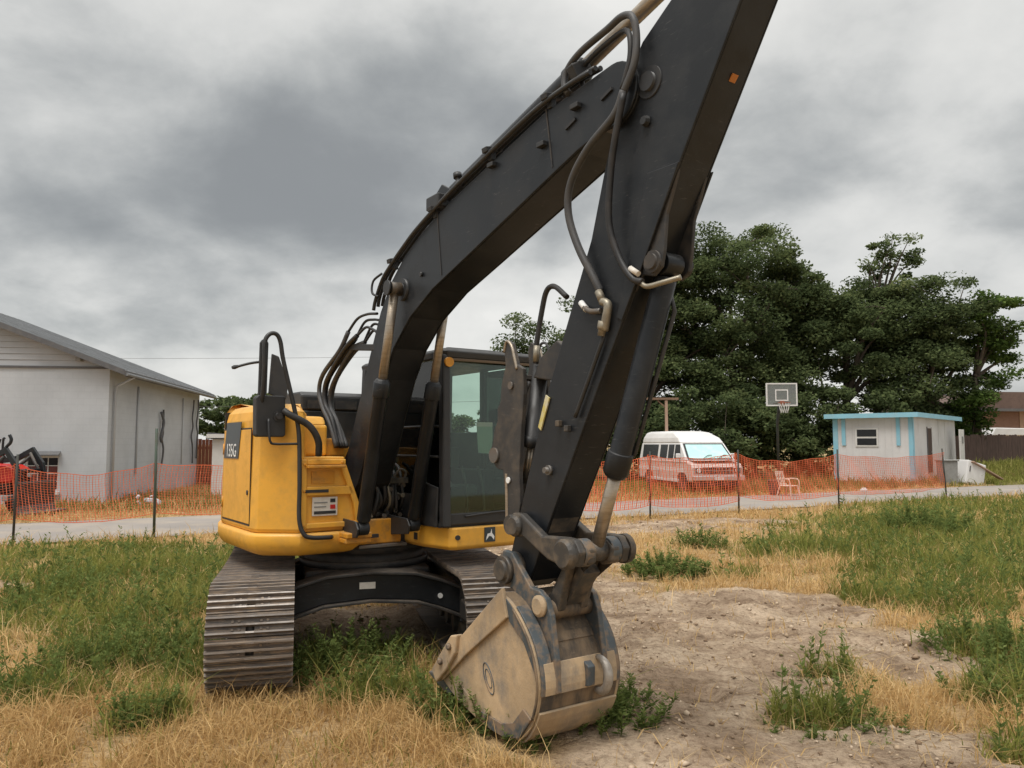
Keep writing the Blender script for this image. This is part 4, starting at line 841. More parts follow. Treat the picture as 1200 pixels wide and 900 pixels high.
def build_arm():
    W = .118
    side = [(2.89, 1.02), (2.94, .955), (3.03, .945), (3.12, 1.0), (3.19, 1.11), (3.29, 1.305), (3.775, 2.155), (4.145, 2.79), (4.39, 3.225), (4.77, 3.86), (4.97, 4.20), (4.93, 4.36), (4.68, 4.47), (4.54, 4.44), (4.47, 4.33), (4.36, 4.08), (4.14, 3.94), (4.00, 3.76), (3.92, 3.56), (3.835, 3.335), (3.72, 2.975), (3.335, 2.184), (3.11, 1.62), (2.93, 1.14)]
    m = MB(); m.prism(side, B - W + .012, B + W - .012); st = m.build('arm', M['black'], EX, bev=.008)
    for s in (-1, 1):
        y = B + s * W; MB().prism(side, y - .0125 * s, y).build('side_plate', M['black'], st, bev=.006)
        yy = y + .004 * s
        MB().prism([(4.17, 3.22), (4.39, 3.215), (4.16, 2.80), (3.97, 2.48), (3.93, 2.50)], min(y, y + .012 * s), max(y, y + .012 * s)).build('doubler_plate', M['black'], st, bev=.004)
        # bucket cylinder bracket
        MB().prism([(4.37, 3.19), (4.285, 2.98), (4.265, 2.80), (4.245, 2.72), (4.19, 2.68), (4.11, 2.70), (4.05, 2.62), (4.14, 2.80)], B + s * .10 - .011, B + s * .10 + .011).build('cylinder_bracket', M['black_worn'], st, bev=.006)
        MB().rings((4.19, B + s * .09, 2.755), (4.19, B + s * .14, 2.755), [(0, .058), (.035, .058), (.035, .04), (.05, .04)], 18).build('cylinder_pin', M['black_worn'], st)
        MB().rings((2.99, y - .005 * s, 1.06), (2.99, y + .04 * s, 1.06), [(0, .105), (.04, .105)], 20).build('pin_boss', M['link'], st)
        MB().rings((3.335, y, 1.675), (3.335, y + .05 * s, 1.675), [(0, .030), (.02, .030), (.02, .018), (.045, .018)], 10).build('stop_bolt', M['steel'], st)
        for (x, z) in ((3.42, 1.93), (3.50, 1.90)): MB().box((x, min(y, y + .03 * s), z), (x + .035, max(y, y + .03 * s), z + .035)).build('hose_bracket', M['link'], st, bev=.004)
        MB().rings((4.17, y + .01 * s, 3.495), (4.17, y + .035 * s, 3.495), [(0, .03), (.025, .022)], 10).build('grease_fitting', M['dark'], st)
    MB().prism([(3.29, 1.303), (3.45, 1.59), (3.44, 1.62), (3.25, 1.30)], B - W + .02, B + W - .02).build('wear_plate', M['link'], st)
    n = B - W
    MB().tube([(3.845, n - .02, 2.42), (3.70, n - .022, 2.16), (3.595, n - .022, 1.98)], .012, 8).build('arm_pipe', M['dark'], st)
    MB().cyl((3.81, n - .03, 2.66), (3.84, n - .03, 2.605), .022, n=8).build('hose_fitting', M['brass'], st)
    MB().tube([(3.84, n - .03, 2.60), (3.885, n - .03, 2.575), (3.87, n - .03, 2.50), (3.85, n - .025, 2.44)], .024, 8).build('hose_fitting', M['brass'], st)
    MB().rings((3.85, n - .03, 2.49), (3.83, n - .03, 2.41), [(0, .03), (.04, .03), (.05, .022), (.08, .022)], 8).build('hose_fitting', M['brass'], st)
    MB().cyl((3.64, n - .01, 2.625), (3.70, n - .02, 2.575), .018, n=8).build('hose_fitting', M['white'], st)
    MB().tube([(3.68, n - .02, 2.59), (3.74, n - .025, 2.56), (3.83, n - .03, 2.55)], .016, 8).build('hose_fitting', M['steel'], st)
    MB().cyl((4.12, n - .03, 2.70), (4.06, n - .03, 2.74), .016, n=8).build('hose_fitting', M['label'], st)
    MB().prism([(3.31, 2.12), (3.345, 2.10), (3.26, 1.91), (3.235, 1.93)], n - .012, n - .003).build('warning_sticker', mat('sticker_yellow', (.60, .50, .16), .5, dirt=(.6, .58, .5), amt=.8, scale=14), st)
    MB().bar((4.600, B + .02, 3.575), (4.625, B + .02, 3.605), .042, .006, (1, 0, -.6)).build('reflector', M['wood_red_l'], st)
    MB().cyl((4.60, B - .14, 4.345), (4.60, B + .14, 4.345), .06, n=16).build('cylinder_pin', M['link'], st)
    # bucket cylinder and linkage
    cylinder('bucket_cylinder', (4.19, B, 2.755), (3.60, B, 1.225), .72, .062, .037, .06)
    MB().tube([(4.15, B + .05, 2.62), (4.17, B + .06, 2.52), (3.865, B + .06, 1.78), (3.83, B + .05, 1.74)], .012, 8, True, 0).build('cylinder_pipe', M['dark'], EX)
    MB().cyl((3.60, B - .215, 1.225), (3.60, B + .215, 1.225), .052, n=18).build('link_pin', M['steel'], EX)
    for s in (-1, 1):
        y = B + s * .165
        MB().prism([(3.05, 1.41), (3.03, 1.30), (3.09, 1.265), (3.16, 1.275), (3.40, 1.17), (3.56, 1.14), (3.66, 1.16), (3.685, 1.24), (3.64, 1.305), (3.56, 1.31), (3.35, 1.30), (3.14, 1.41)], y - .028, y + .028).build('guide_link', M['link'], EX, bev=.012)
        MB().rings((3.60, B + s * .195, 1.225), (3.60, B + s * .25, 1.225), [(0, .085), (.04, .085), (.055, .07)], 18).build('link_boss', M['link'], EX)
        MB().rings((3.095, B + s * .18, 1.335), (3.095, B + s * .225, 1.335), [(0, .065), (.03, .065), (.045, .05)], 16).build('link_boss', M['link'], EX)
        MB().prism([(3.52, 1.20), (3.58, 1.14), (3.67, 1.17), (3.68, 1.25), (3.62, 1.29), (3.50, 1.16), (3.30, .94), (3.28, .86), (3.34, .83), (3.40, .87)], B + s * .085 - .03, B + s * .085 + .03).build('power_link', M['link'], EX, bev=.012)
        MB().rings((3.60, B + s * .065, 1.225), (3.60, B + s * .135, 1.225), [(0, .078), (.07, .078)], 18).build('link_collar', M['bucket_grey'], EX, bev=.004)
    MB().prism([(3.57, 1.10), (3.40, .90), (3.36, .93), (3.53, 1.14)], B - .06, B + .06).build('power_link_web', M['link'], EX)
build_arm()
def build_bucket():
    W = .30
    shell = [(2.42, .275), (2.60, .20), (2.90, .135), (3.13, .125), (3.30, .165), (3.415, .30), (3.46, .44), (3.455, .56), (3.40, .70), (3.30, .82), (3.19, .905), (3.08, .945)]
    def sm(P, sub=3): return [(q.x, q.y) for q in smoothpath([(p[0], p[1], 0) for p in P], sub)]
    shell = sm(shell); lip = [(3.105, .97), (2.66, .575), (2.42, .355)]
    def offs(P, d):
        out = []
        for i, p in enumerate(P):
            a = Vector(P[max(0, i - 1)]); b = Vector(P[min(len(P) - 1, i + 1)]); t = (b - a).normalized(); out.append((p[0] - t.y * d, p[1] + t.x * d))
        return out
    inner = offs(shell, .024)
    bk = MB().prism(shell + list(reversed(inner)), B - W + .02, B + W - .02, sm=False).build('bucket', M['bucket_in'], EX, bev=.003)
    k0 = min(range(len(shell)), key=lambda i: abs(shell[i][0] - 3.40) + abs(shell[i][1] - .28)); band = lambda a, b, d: shell[a:b] + list(reversed(offs(shell, -d)[a:b]))
    for s in (-1, 1):
        y = B + s * W; lo_ = lambda d: (min(y, y + d * s), max(y, y + d * s))
        MB().prism(shell[:-1] + lip, y - .022 * s, y).build('side_plate', M['bucket'], bk, bev=.004)
        MB().prism([(3.13, .985), (2.64, .59), (2.385, .37), (2.44, .285), (2.72, .505), (3.18, .82)], *lo_(.024)).build('side_strip', M['bucket'], bk, bev=.006)
        MB().prism([(2.665, .625), (2.585, .605), (2.43, .44), (2.34, .335), (2.40, .265), (2.53, .375), (2.64, .505)], *lo_(.05)).build('side_cutter', M['bucket'], bk, bev=.010)
        for q in ((2.58, .535), (2.47, .42)): MB().rings((q[0], y + .05 * s, q[1]), (q[0], y + .075 * s, q[1]), [(0, .022), (.018, .022), (.024, .014)], 6).build('cutter_bolt', M['bucket_grey'], bk)
        MB().prism([(3.135, .93), (3.185, .80), (3.33, .705), (3.43, .56), (3.445, .50), (3.45, .56), (3.395, .70), (3.295, .815), (3.19, .895)], *lo_(.007)).build('shoulder_panel', M['bucket_grey'], bk)
        MB().prism([(2.90, .142), (3.13, .132), (3.29, .170), (3.405, .305), (3.33, .345), (3.23, .24), (3.11, .205), (2.90, .212)], *lo_(.016)).build('heel_plate', M['bucket_grey'], bk, bev=.004)
        pts = []
        for k in range(25): a = 2 * math.pi * k / 24; u, w = .095 * math.cos(a), .042 * math.sin(a); pts.append((2.96 + u * .5 + w * .86, y + .001 * s, .42 - u * .86 + w * .5))
        MB().tube(pts, .004, 6, False, 0).build('oval_stamp', M['bucket_grey'], bk)
        MB().tube([(2.96 + (p[0] - 2.96) * .6, p[1], .42 + (p[2] - .42) * .6) for p in pts], .003, 6, False, 0).build('oval_stamp', M['bucket_grey'], bk)
        for k in range(4): MB().bar((2.60 + .05 * k, y + .001 * s, .33 - .028 * k), (2.74 + .05 * k, y + .001 * s, .24 - .012 * k), .006, .004).build('weld_bead', M['bucket'], bk)
        MB().tube([(p[0], y + .004 * s, p[1]) for p in offs(shell, .012)[k0:-3:2]], .008, 6).build('weld_bead', M['bucket_in'], bk)
        e = B + s * .175
        MB().prism([(2.90, 1.12), (2.885, 1.03), (2.96, .96), (3.05, .955), (3.16, .90), (3.30, .79), (3.40, .64), (3.462, .44), (3.485, .44), (3.475, .62), (3.43, .86), (3.39, .945), (3.32, .985), (3.24, .99), (3.12, 1.10), (3.05, 1.17), (2.96, 1.175)], e - .02, e + .02).build('ear_plate', M['bucket_grey'], bk, bev=.007)
        MB().rings((2.99, e + .018 * s, 1.06), (2.99, e + .075 * s, 1.06), [(0, .085), (.035, .085), (.035, .06), (.055, .06)], 20).build('bucket_pin', M['link'], bk)
        MB().rings((3.34, e + .018 * s, .90), (3.34, e + .05 * s, .90), [(0, .062), (.02, .062), (.032, .045)], 18).build('link_pin', M['bucket'], bk)
        a, b = len(shell) - 4, len(shell) - 16
        MB().prism(band(b, a, .014), *sorted((e + .03 * s, y - .012 * s))).build('shoulder_plate', M['bucket_grey'], bk, bev=.003)
    MB().cyl((3.34, B - .155, .87), (3.34, B + .155, .87), .055, n=20).build('torsion_tube', M['bucket_in'], bk)
    MB().cyl((2.99, B - .155, 1.06), (2.99, B + .155, 1.06), .04, n=16).build('hinge_pin', M['steel'], bk)
    pts = []
    for k in range(15): a = R(-115 + k * 215 / 14); pts.append((3.475 + .085 * math.cos(a), B + .125, .50 + .095 * math.sin(a)))
    MB().tube(pts, [.016, .026, .028, .026, .014], 10, True, 0).build('lifting_eye', M['worn_eye'], bk)
    MB().prism([(3.44, .44), (3.50, .45), (3.505, .56), (3.44, .60)], B + .02, B + .075).build('eye_gusset', M['bucket_grey'], bk, bev=.006)
    MB().prism(band(k0 + 3, k0 + 8, .016), B - W + .035, B + W - .035).build('wear_plate', M['bucket'], bk, bev=.004)
    MB().prism(band(k0 - 4, k0 + 2, .018), B - W + .015, B + W - .015).build('heel_strip', M['bucket'], bk, bev=.004)
    MB().prism(band(k0 + 9, k0 + 10, .010) if False else band(k0 + 9, k0 + 11, .008), B - .15, B + .15).build('weld_seam', M['bucket_in'], bk)
    for k in range(4):
        y = B - .255 + k * .17
        MB().prism([(2.50, .27), (2.40, .30), (2.20, .285), (2.19, .27), (2.40, .20), (2.50, .195)], y - .035, y + .035).build('tooth', M['bucket_grey'], bk, bev=.008)
build_bucket()
def build_thumb():
    # hydraulic thumb folded up against the back of the arm
    rr = random.Random(8); P = []
    back = [(2.99, 1.30), (3.02, 1.46), (3.01, 1.66), (3.03, 1.90), (3.06, 2.14), (3.05, 2.30), (2.985, 2.33), (2.93, 2.47), (2.875, 2.50)]
    front = [(2.845, 2.44), (2.86, 2.33), (2.815, 2.22), (2.80, 2.10), (2.765, 2.06), (2.77, 1.98), (2.735, 1.93), (2.715, 1.84), (2.69, 1.80), (2.70, 1.72), (2.76, 1.67), (2.83, 1.66), (2.855, 1.50), (2.865, 1.34), (2.92, 1.26)]
    P = back + front
    hub = MB(); hub.cyl((2.955, B - .15, 1.325), (2.955, B + .15, 1.325), .06, n=16); th = hub.build('thumb', M['link'], EX)
    hole = (2.92, 2.36)
    for s in (-1, 1):
        y = B + s * .095
        MB().prism(P, y - .016, y + .016).build('thumb_plate', M['thumb'], th, bev=.005)
        MB().rings((2.745, y + .016 * s, 1.755), (2.745, y + .035 * s, 1.755), [(0, .05), (.019, .05)], 14).build('thumb_boss', M['steel'], th)
        MB().rings((2.955, y + .016 * s, 1.325), (2.955, y + .05 * s, 1.325), [(0, .065), (.02, .065), (.034, .04)], 14).build('thumb_boss', M['link'], th)
        tp = MB(); tp.tube([(2.845, y + .017 * s, 2.42), (2.875, y + .017 * s, 2.49), (2.93, y + .017 * s, 2.455), (2.965, y + .017 * s, 2.37), (2.99, y + .017 * s, 2.30)], .010, 6); tp.build('worn_edge', M['rod'], th)
        MB().cyl((2.905, y + .02 * s, 1.60), (2.905, y + .03 * s, 1.60), .02, n=10).build('bolt', M['white'], th)
        MB().cyl((2.93, y + .02 * s, 2.20), (2.93, y + .03 * s, 2.20), .025, n=10).build('bolt', M['steel'], th)
    for z in (2.24, 1.98, 1.45): MB().box((2.86, B - .08, z), (2.98, B + .08, z + .03)).build('cross_plate', M['thumb'], th, bev=.004)
    # plate of bare steel along the lower half (light, scraped)
    MB().prism([(2.86, 1.64), (2.885, 1.64), (2.895, 1.30), (2.868, 1.34)], B - .115, B + .115).build('scraped_plate', M['rod'], th)
    # thumb cylinder
    b = MB(); b.rings((3.10, B, 2.32), (2.93, B, 1.62), [(0, .05), (.45, .05), (.45, .06), (.52, .06), (.53, .03)], 16); tc = b.build('thumb_cylinder', M['dark'], th)
    MB().cyl((2.985, B, 1.83), (2.92, B, 1.58), .024, n=12).build('piston_rod', M['rod'], tc)
    MB().prism([(3.18, 2.36), (3.34, 2.45), (3.42, 2.40), (3.34, 2.20), (3.10, 2.24)], B - .07, B + .07).build('thumb_mount', M['black_worn'], th, bev=.008)
    MB().tube([(3.12, B - .06, 2.33), (3.13, B - .06, 2.45), (3.17, B - .05, 2.65), (3.22, B - .05, 2.77), (3.30, B - .05, 2.785), (3.42, B - .05, 2.70)], .017, 8).build('thumb_hose', M['rubber'], th)
    MB().cyl((3.12, B - .06, 2.34), (3.13, B - .06, 2.44), .02, n=8).build('hose_fitting', M['brass'], th)
    MB().tube([(2.99, B + .05, 2.34), (3.02, B + .05, 2.46), (3.09, B + .05, 2.46), (3.12, B + .05, 2.36)], .009, 6).build('thumb_hose', M['hose_lite'], th)
    MB().tube([(3.05, B - .06, 2.22), (2.99, B - .075, 2.06), (2.95, B - .08, 1.86), (2.93, B - .06, 1.72)], .011, 6).build('thumb_hose', M['hose_lite'], th)
build_thumb()
# ------------------------------------------------------------ background things
M['wall'] = mat('painted_block', (.50, .525, .55), .8, dirt=(.40, .42, .44), amt=.5, scale=.9, detail=8, bump=.15, bscale=9, var=.08, spec=.2, brick=.28)
M['siding'] = mat('painted_siding', (.44, .455, .475), .7, dirt=(.36, .37, .385), amt=.5, scale=1.2, spec=.3)
M['roof'] = mat('roof_metal', (.22, .23, .24), .6, dirt=(.12, .12, .12), amt=.6, scale=1.5, stretch=(1, 6, 1))
M['trim_dark'] = mat('dark_trim', (.10, .10, .105), .6, dirt=(.18, .17, .16), amt=.5)
M['pane_dark'] = mat('dark_pane', (.018, .02, .022), .22, spec=.35)
M['pane_red'] = mat('curtained_pane', (.16, .055, .05), .2, dirt=(.05, .03, .03), amt=.7, scale=3)
M['wood'] = mat('weathered_wood', (.20, .125, .08), .85, dirt=(.10, .065, .045), amt=.7, scale=3, stretch=(4, 4, .6))
M['wood_red'] = mat('red_brown_wood', (.30, .10, .055), .85, dirt=(.15, .06, .04), amt=.7, scale=3, stretch=(4, 4, .6))
M['wood_dark'] = mat('dark_wood', (.085, .055, .045), .9, dirt=(.045, .035, .03), amt=.7, scale=3, stretch=(4, 4, .6))
M['offwhite'] = mat('off_white', (.66, .65, .63), .6, dirt=(.48, .45, .42), amt=.5, scale=2)
M['blue'] = mat('pale_blue_trim', (.24, .50, .62), .6, dirt=(.34, .48, .54), amt=.5, scale=3)
M['trailer'] = mat('trailer_skin', (.64, .63, .63), .55, dirt=(.50, .48, .47), amt=.5, scale=1.2)
M['van_net_tint'] = mat('net_tinted_white', (.62, .50, .46), .45, dirt=(.56, .44, .40), amt=.5, scale=2.5)  # white van body; pink cast of the orange mesh in front put into the colour
M['vanwhite'] = mat('van_white', (.70, .69, .68), .4, dirt=(.55, .52, .5), amt=.4, scale=2)
M['chrome'] = mat('dull_chrome', (.55, .54, .53), .3, metal=.7)
M['tyre'] = mat('tyre_rubber', (.025, .024, .024), .85, dirt=(.09, .075, .06), amt=.5)
M['shade'] = mat('sun_shade_glass', (.42, .68, .66), .25, dirt=(.62, .74, .72), amt=.6, scale=3)
M['orange_net'] = mat('orange_plastic', (.82, .17, .07), .5, dirt=(.62, .16, .08), amt=.4)
M['post'] = mat('post_steel', (.03, .035, .03), .6, dirt=(.09, .07, .05), amt=.5)
M['post_g'] = mat('post_green', (.045, .07, .05), .6, dirt=(.10, .08, .06), amt=.5)
M['plastic_w'] = mat('cream_plastic', (.72, .56, .46), .5)
M['brown'] = mat('brown_siding', (.23, .135, .10), .8, dirt=(.17, .10, .08), amt=.5)
M['brown_l'] = mat('tan_siding', (.36, .24, .175), .8)
M['shingle'] = mat('brown_shingle', (.14, .095, .08), .9, dirt=(.09, .065, .06), amt=.6, scale=3)

def build_building():
    # gable end faces the plot; long wall runs away along d
    A = Vector((-12.25, 23.3, 0)); g = Vector((-.988, -.152, 0)); d = Vector((-.152, .988, 0))   # corner, gable direction (to the left), depth direction
    root = tag(empty('block_building', A), 'white painted block building with grey gable siding and metal roof', 'building')
    L, D, H, RZ = 15.0, 11.0, 4.15, 7.05
    P = lambda s, t, z: g * s + d * t + V3(0, 0, z)
    def quadbox(a, b, c, e, n): 
        n = Vector(n); return MB().add([a, b, c, e, a + n, b + n, c + n, e + n], [(0, 1, 2, 3), (7, 6, 5, 4), (0, 4, 5, 1), (1, 5, 6, 2), (2, 6, 7, 3), (3, 7, 4, 0)])
    # walls: gable wall in pieces around the window opening (1.27..2.30 m from the corner)
    w0, w1, z0, z1 = 1.33, 2.27, .42, 1.46
    w = MB(); T_ = d * .25
    for s0, s1, a, b in ((0, w0, -.2, H), (w1, L, -.2, H), (w0, w1, -.2, z0), (w0, w1, z1, H)):
        q = quadbox(P(s0, 0, a), P(s1, 0, a), P(s1, 0, b), P(s0, 0, b), T_); w.add(q.v, q.f)
    w.build('gable_wall', M['wall'], root)
    quadbox(P(0, .251, -.2), P(0, D, -.2), P(0, D, H), P(0, .251, H), g * .25).build('long_wall', M['wall'], root)
    quadbox(P(L, .251, -.2), P(L, D, -.2), P(L, D, H), P(L, .251, H), g * -.25).build('long_wall', M['wall'], root)
    quadbox(P(.251, D - .25, -.2), P(L - .251, D - .25, -.2), P(L - .251, D - .25, H), P(.251, D - .25, H), T_).build('rear_wall', M['wall'], root)
    # gable boards
    rise = (RZ - H) / (L / 2); n = 16; bh = (RZ - H) / n
    gb = quadbox(P(0, .03, H), P(L, .03, H), P(L / 2, .03, RZ), P(L / 2 + .001, .03, RZ), T_); gb.build('gable_core', M['siding'], root)
    for k in range(n):
        za = H + k * bh + .02; zb = za + bh - .012; sa = (za - H) / rise; sb = (zb - H) / rise
        if zb > RZ - .1: break
        q = MB().add([P(sa, .0, za), P(L - sa, .0, za), P(L - sb, .022, zb), P(sb, .022, zb), P(sa, .029, za), P(L - sa, .029, za), P(L - sb, .029, zb), P(sb, .029, zb)], [(0, 1, 2, 3), (7, 6, 5, 4), (0, 4, 5, 1), (1, 5, 6, 2), (2, 6, 7, 3), (3, 7, 4, 0)])
        q.build('siding_board', M['siding'], root)
    quadbox(P(-.02, -.05, H - .05), P(L, -.05, H - .05), P(L, -.05, H + .015), P(-.02, -.05, H + .015), d * .049).build('drip_edge', M['trim_dark'], root)
    # roof slopes with overhang, fascia
    oh, og, th = .55, .35, .09
    for s0 in (0, 1):
        e0 = -oh if s0 == 0 else L + oh; ez = H - oh * rise + .015
        a = P(e0, -og, ez); b = P(e0, D + og, ez); c = P(L / 2, D + og, RZ + .035); e = P(L / 2, -og, RZ + .035)
        rf = quadbox(a, b, c, e, (0, 0, th)).build('roof_slope', M['roof'], root)
        if s0 == 0:
            quadbox(P(e0 - .02, -og - .02, ez - .10), P(e0 - .02, D + og, ez - .10), P(e0 - .02, D + og, ez + th - .02), P(e0 - .02, -og - .02, ez + th - .02), g * .018).build('eave_fascia', M['trim_dark'], rf)
            for k in range(24):
                t = -og + .2 + k * (D + 2 * og - .3) / 24
                MB().bar(P(e0 + .01, t, ez + th + .012), P(L / 2, t, RZ + .035 + th + .012), .04, .03).build('standing_seam', M['roof'], rf)
    for s0, s1 in ((-oh, L / 2), (L + oh, L / 2)):
        za, zb = H - oh * rise + .015, RZ + .035
        quadbox(P(s0, -og - .025, za - .06), P(s1, -og - .025, zb - .06), P(s1, -og - .025, zb + th + .01), P(s0, -og - .025, za + th + .01), d * .022).build('rake_board', M['trim_dark'], root)
    # window
    win = quadbox(P(w0, .12, z0), P(w1, .12, z0), P(w1, .12, z1), P(w0, .12, z1), d * .02).build('window', M['pane_dark'], root)
    fw = .05
    for a, b, c, e in ((w0, w0 + fw, z0, z1), (w1 - fw, w1, z0, z1), (w0 + fw, w1 - fw, z0, z0 + fw), (w0 + fw, w1 - fw, z1 - fw, z1)):
        quadbox(P(a, .06, c), P(b, .06, c), P(b, .06, e), P(a, .06, e), d * .055).build('window_frame', M['offwhite'], win)
    nx, nz = 3, 4; iw = (w1 - w0 - 2 * fw); ih = (z1 - z0 - 2 * fw)
    for i in range(nx):
        for j in range(nz):
            a = w0 + fw + iw * i / nx + .012; b = w0 + fw + iw * (i + 1) / nx - .012; c = z0 + fw + ih * j / nz + .012; e = z0 + fw + ih * (j + 1) / nz - .012
            quadbox(P(a, .10, c), P(b, .10, c), P(b, .10, e), P(a, .10, e), d * .012).build('pane', M['pane_red'] if j < 3 else M['pane_dark'], win)
    for i in range(1, nx): s = w0 + fw + iw * i / nx; quadbox(P(s - .012, .085, z0 + fw), P(s + .012, .085, z0 + fw), P(s + .012, .085, z1 - fw), P(s - .012, .085, z1 - fw), d * .014).build('muntin', M['offwhite'], win)
    for j in range(1, nz): z = z0 + fw + ih * j / nz; quadbox(P(w0 + fw, .083, z - .012), P(w1 - fw, .083, z - .012), P(w1 - fw, .083, z + .012), P(w0 + fw, .083, z + .012), d * .014).build('muntin', M['offwhite'], win)
    quadbox(P(w0 - .06, -.09, z0 - .10), P(w1 + .06, -.09, z0 - .10), P(w1 + .06, -.09, z0 - .01), P(w0 - .06, -.09, z0 - .01), d * .15).build('window_sill', M['offwhite'], win)
    quadbox(P(w0 - .05, -.16, z1 + .02), P(w1 + .05, -.16, z1 + .02), P(w1 + .05, -.02, z1 + .12), P(w0 - .05, -.02, z1 + .12), (0, 0, .03)).build('window_awning', M['trim_dark'], win)
    MB().cyl(P(-oh - .05, -og, H - oh * rise - .02), P(-oh - .05, D + og, H - oh * rise - .02), .05, n=8).build('gutter', M['roof'], root); MB().tube([P(-oh - .05, .35, H - oh * rise - .05), P(-.1, .35, H - .55), P(-.07, .35, H - .8), P(-.07, .35, .15)], .04, 8, True, 0).build('downpipe', M['siding'], root)
    # conduits and hanging cables on the long wall, small lamp under the gable
    for t, r_, za, zb in ((2.6, .03, .8, 3.75), (8.2, .02, 1.0, 3.7)): MB().cyl(P(-.04, t, za), P(-.04, t, zb), r_, n=8).build('conduit', M['siding'], root)
    rr = random.Random(3)
    for t, za, zb in ((5.4, 1.1, 3.1), (9.6, 1.0, 3.7), (10.4, 1.2, 3.75)):
        pts = [P(-.06 - rr.random() * .05, t + rr.uniform(-.12, .12), zb + (za - zb) * k / 7) for k in range(8)]; MB().tube(pts, .035, 6).build('hanging_cable', M['trim_dark'], root)
    MB().tube([P(-.08, 5.1, 3.0), P(-.14, 5.25, 2.6), P(-.1, 5.05, 2.1), P(-.1, 5.2, 1.9)], .05, 6).build('cable_coil', M['trim_dark'], root)
    MB().box((-.08, -.08, -.1), (.08, .08, .1)).build('flood_lamp', M['grey_box'], root, bev=.02, loc=P(.85, -.1, H + .27))
build_building()

def build_fence():
    root = tag(empty('safety_fence', (5.9, 20.1, 0)), 'orange plastic mesh safety fence on thin steel posts along the road', 'fence')
    O = root.location; pts = [(-14.5, 10.6), (-11.6, 12.4), (-8.95, 13.95), (-7.0, 15.2), (-4.3, 16.25), (-1.5, 17.35), (1.2, 18.3), (3.4, 19.1), (5.88, 20.1), (9.13, 21.65), (13.97, 24.87)]
    hts = [1.6, 1.6, 1.65, 2.15, 1.6, 1.6, 1.6, 1.66, 1.66, 1.7, 1.7]; rr = random.Random(12)
    for i, ((x, y), h) in enumerate(zip(pts, hts)):
        z = float(gh(x, y)); lx = rr.uniform(-.03, .03) + (-.10 if i == 10 else 0)
        p = MB(); p.tube([(x, y, z - .2), (x + lx * .5, y, z + h * .5), (x + lx, y, z + h)], .022 if i != 3 else .028, 6, True, 0)
        o = p.build('post', M['post'] if i != 3 else M['post_g'], root); o.matrix_parent_inverse = Matrix.Translation(-O)
    r = np.random.default_rng(4)
    for i in range(len(pts) - 1):
        a = np.array(pts[i]); b = np.array(pts[i + 1]); Ln = np.hypot(*(b - a)); t_ = (b - a) / Ln; nrm = np.array([-t_[1], t_[0]])
        left = i < 5; top = 1.46 if left else 1.56; low = .50 if left else (.34 if i < 8 else .46); sag = .10 + .1 * r.random()
        def pos(s, f):                                     # s 0..1 along, f 0..1 up
            x, y = a + (b - a) * s; q = 4 * s * (1 - s)
            bulge = (.10 * q + .05 * np.sin(s * Ln * 2.1 + i)) * (1 - abs(2 * f - 1) * .5) + .015 * np.sin(s * 40 + f * 9)
            z = float(gh(x, y)) + low - .12 * q * (1 - f) + (top - low) * f - sag * q * f + .02 * np.sin(s * 17 + i) * f
            return (x + nrm[0] * bulge + t_[0] * .06 * np.sin(f * 3 + i), y + nrm[1] * bulge, z)
        V = []; F = []
        def strip(P, w, axis):
            o = len(V)
            for p in P:
                e = np.array([t_[0], t_[1], 0]) * w / 2 if axis == 0 else np.array([0, 0, w / 2])
                V.append(tuple(np.array(p) - e)); V.append(tuple(np.array(p) + e))
            for k in range(len(P) - 1): F.append((o + 2 * k, o + 2 * k + 1, o + 2 * k + 3, o + 2 * k + 2))
        nv = int(Ln / .052)
        for k in range(nv + 1): strip([pos(k / nv, f) for f in np.linspace(0, 1, 9)], (.010 if left else .024) if k % 2 == 0 else (.006 if left else .010), 0)
        nh = 20
        for k in range(nh + 1): strip([pos(s, k / nh) for s in np.linspace(0, 1, int(Ln / .2))], .014 if k in (0, nh) else (.005 if left else .007), 1)
        m = MB(); m.add(V, F); o = m.build('mesh_panel', M['orange_net'], root, fix=False); o.matrix_parent_inverse = Matrix.Translation(-O)
build_fence()

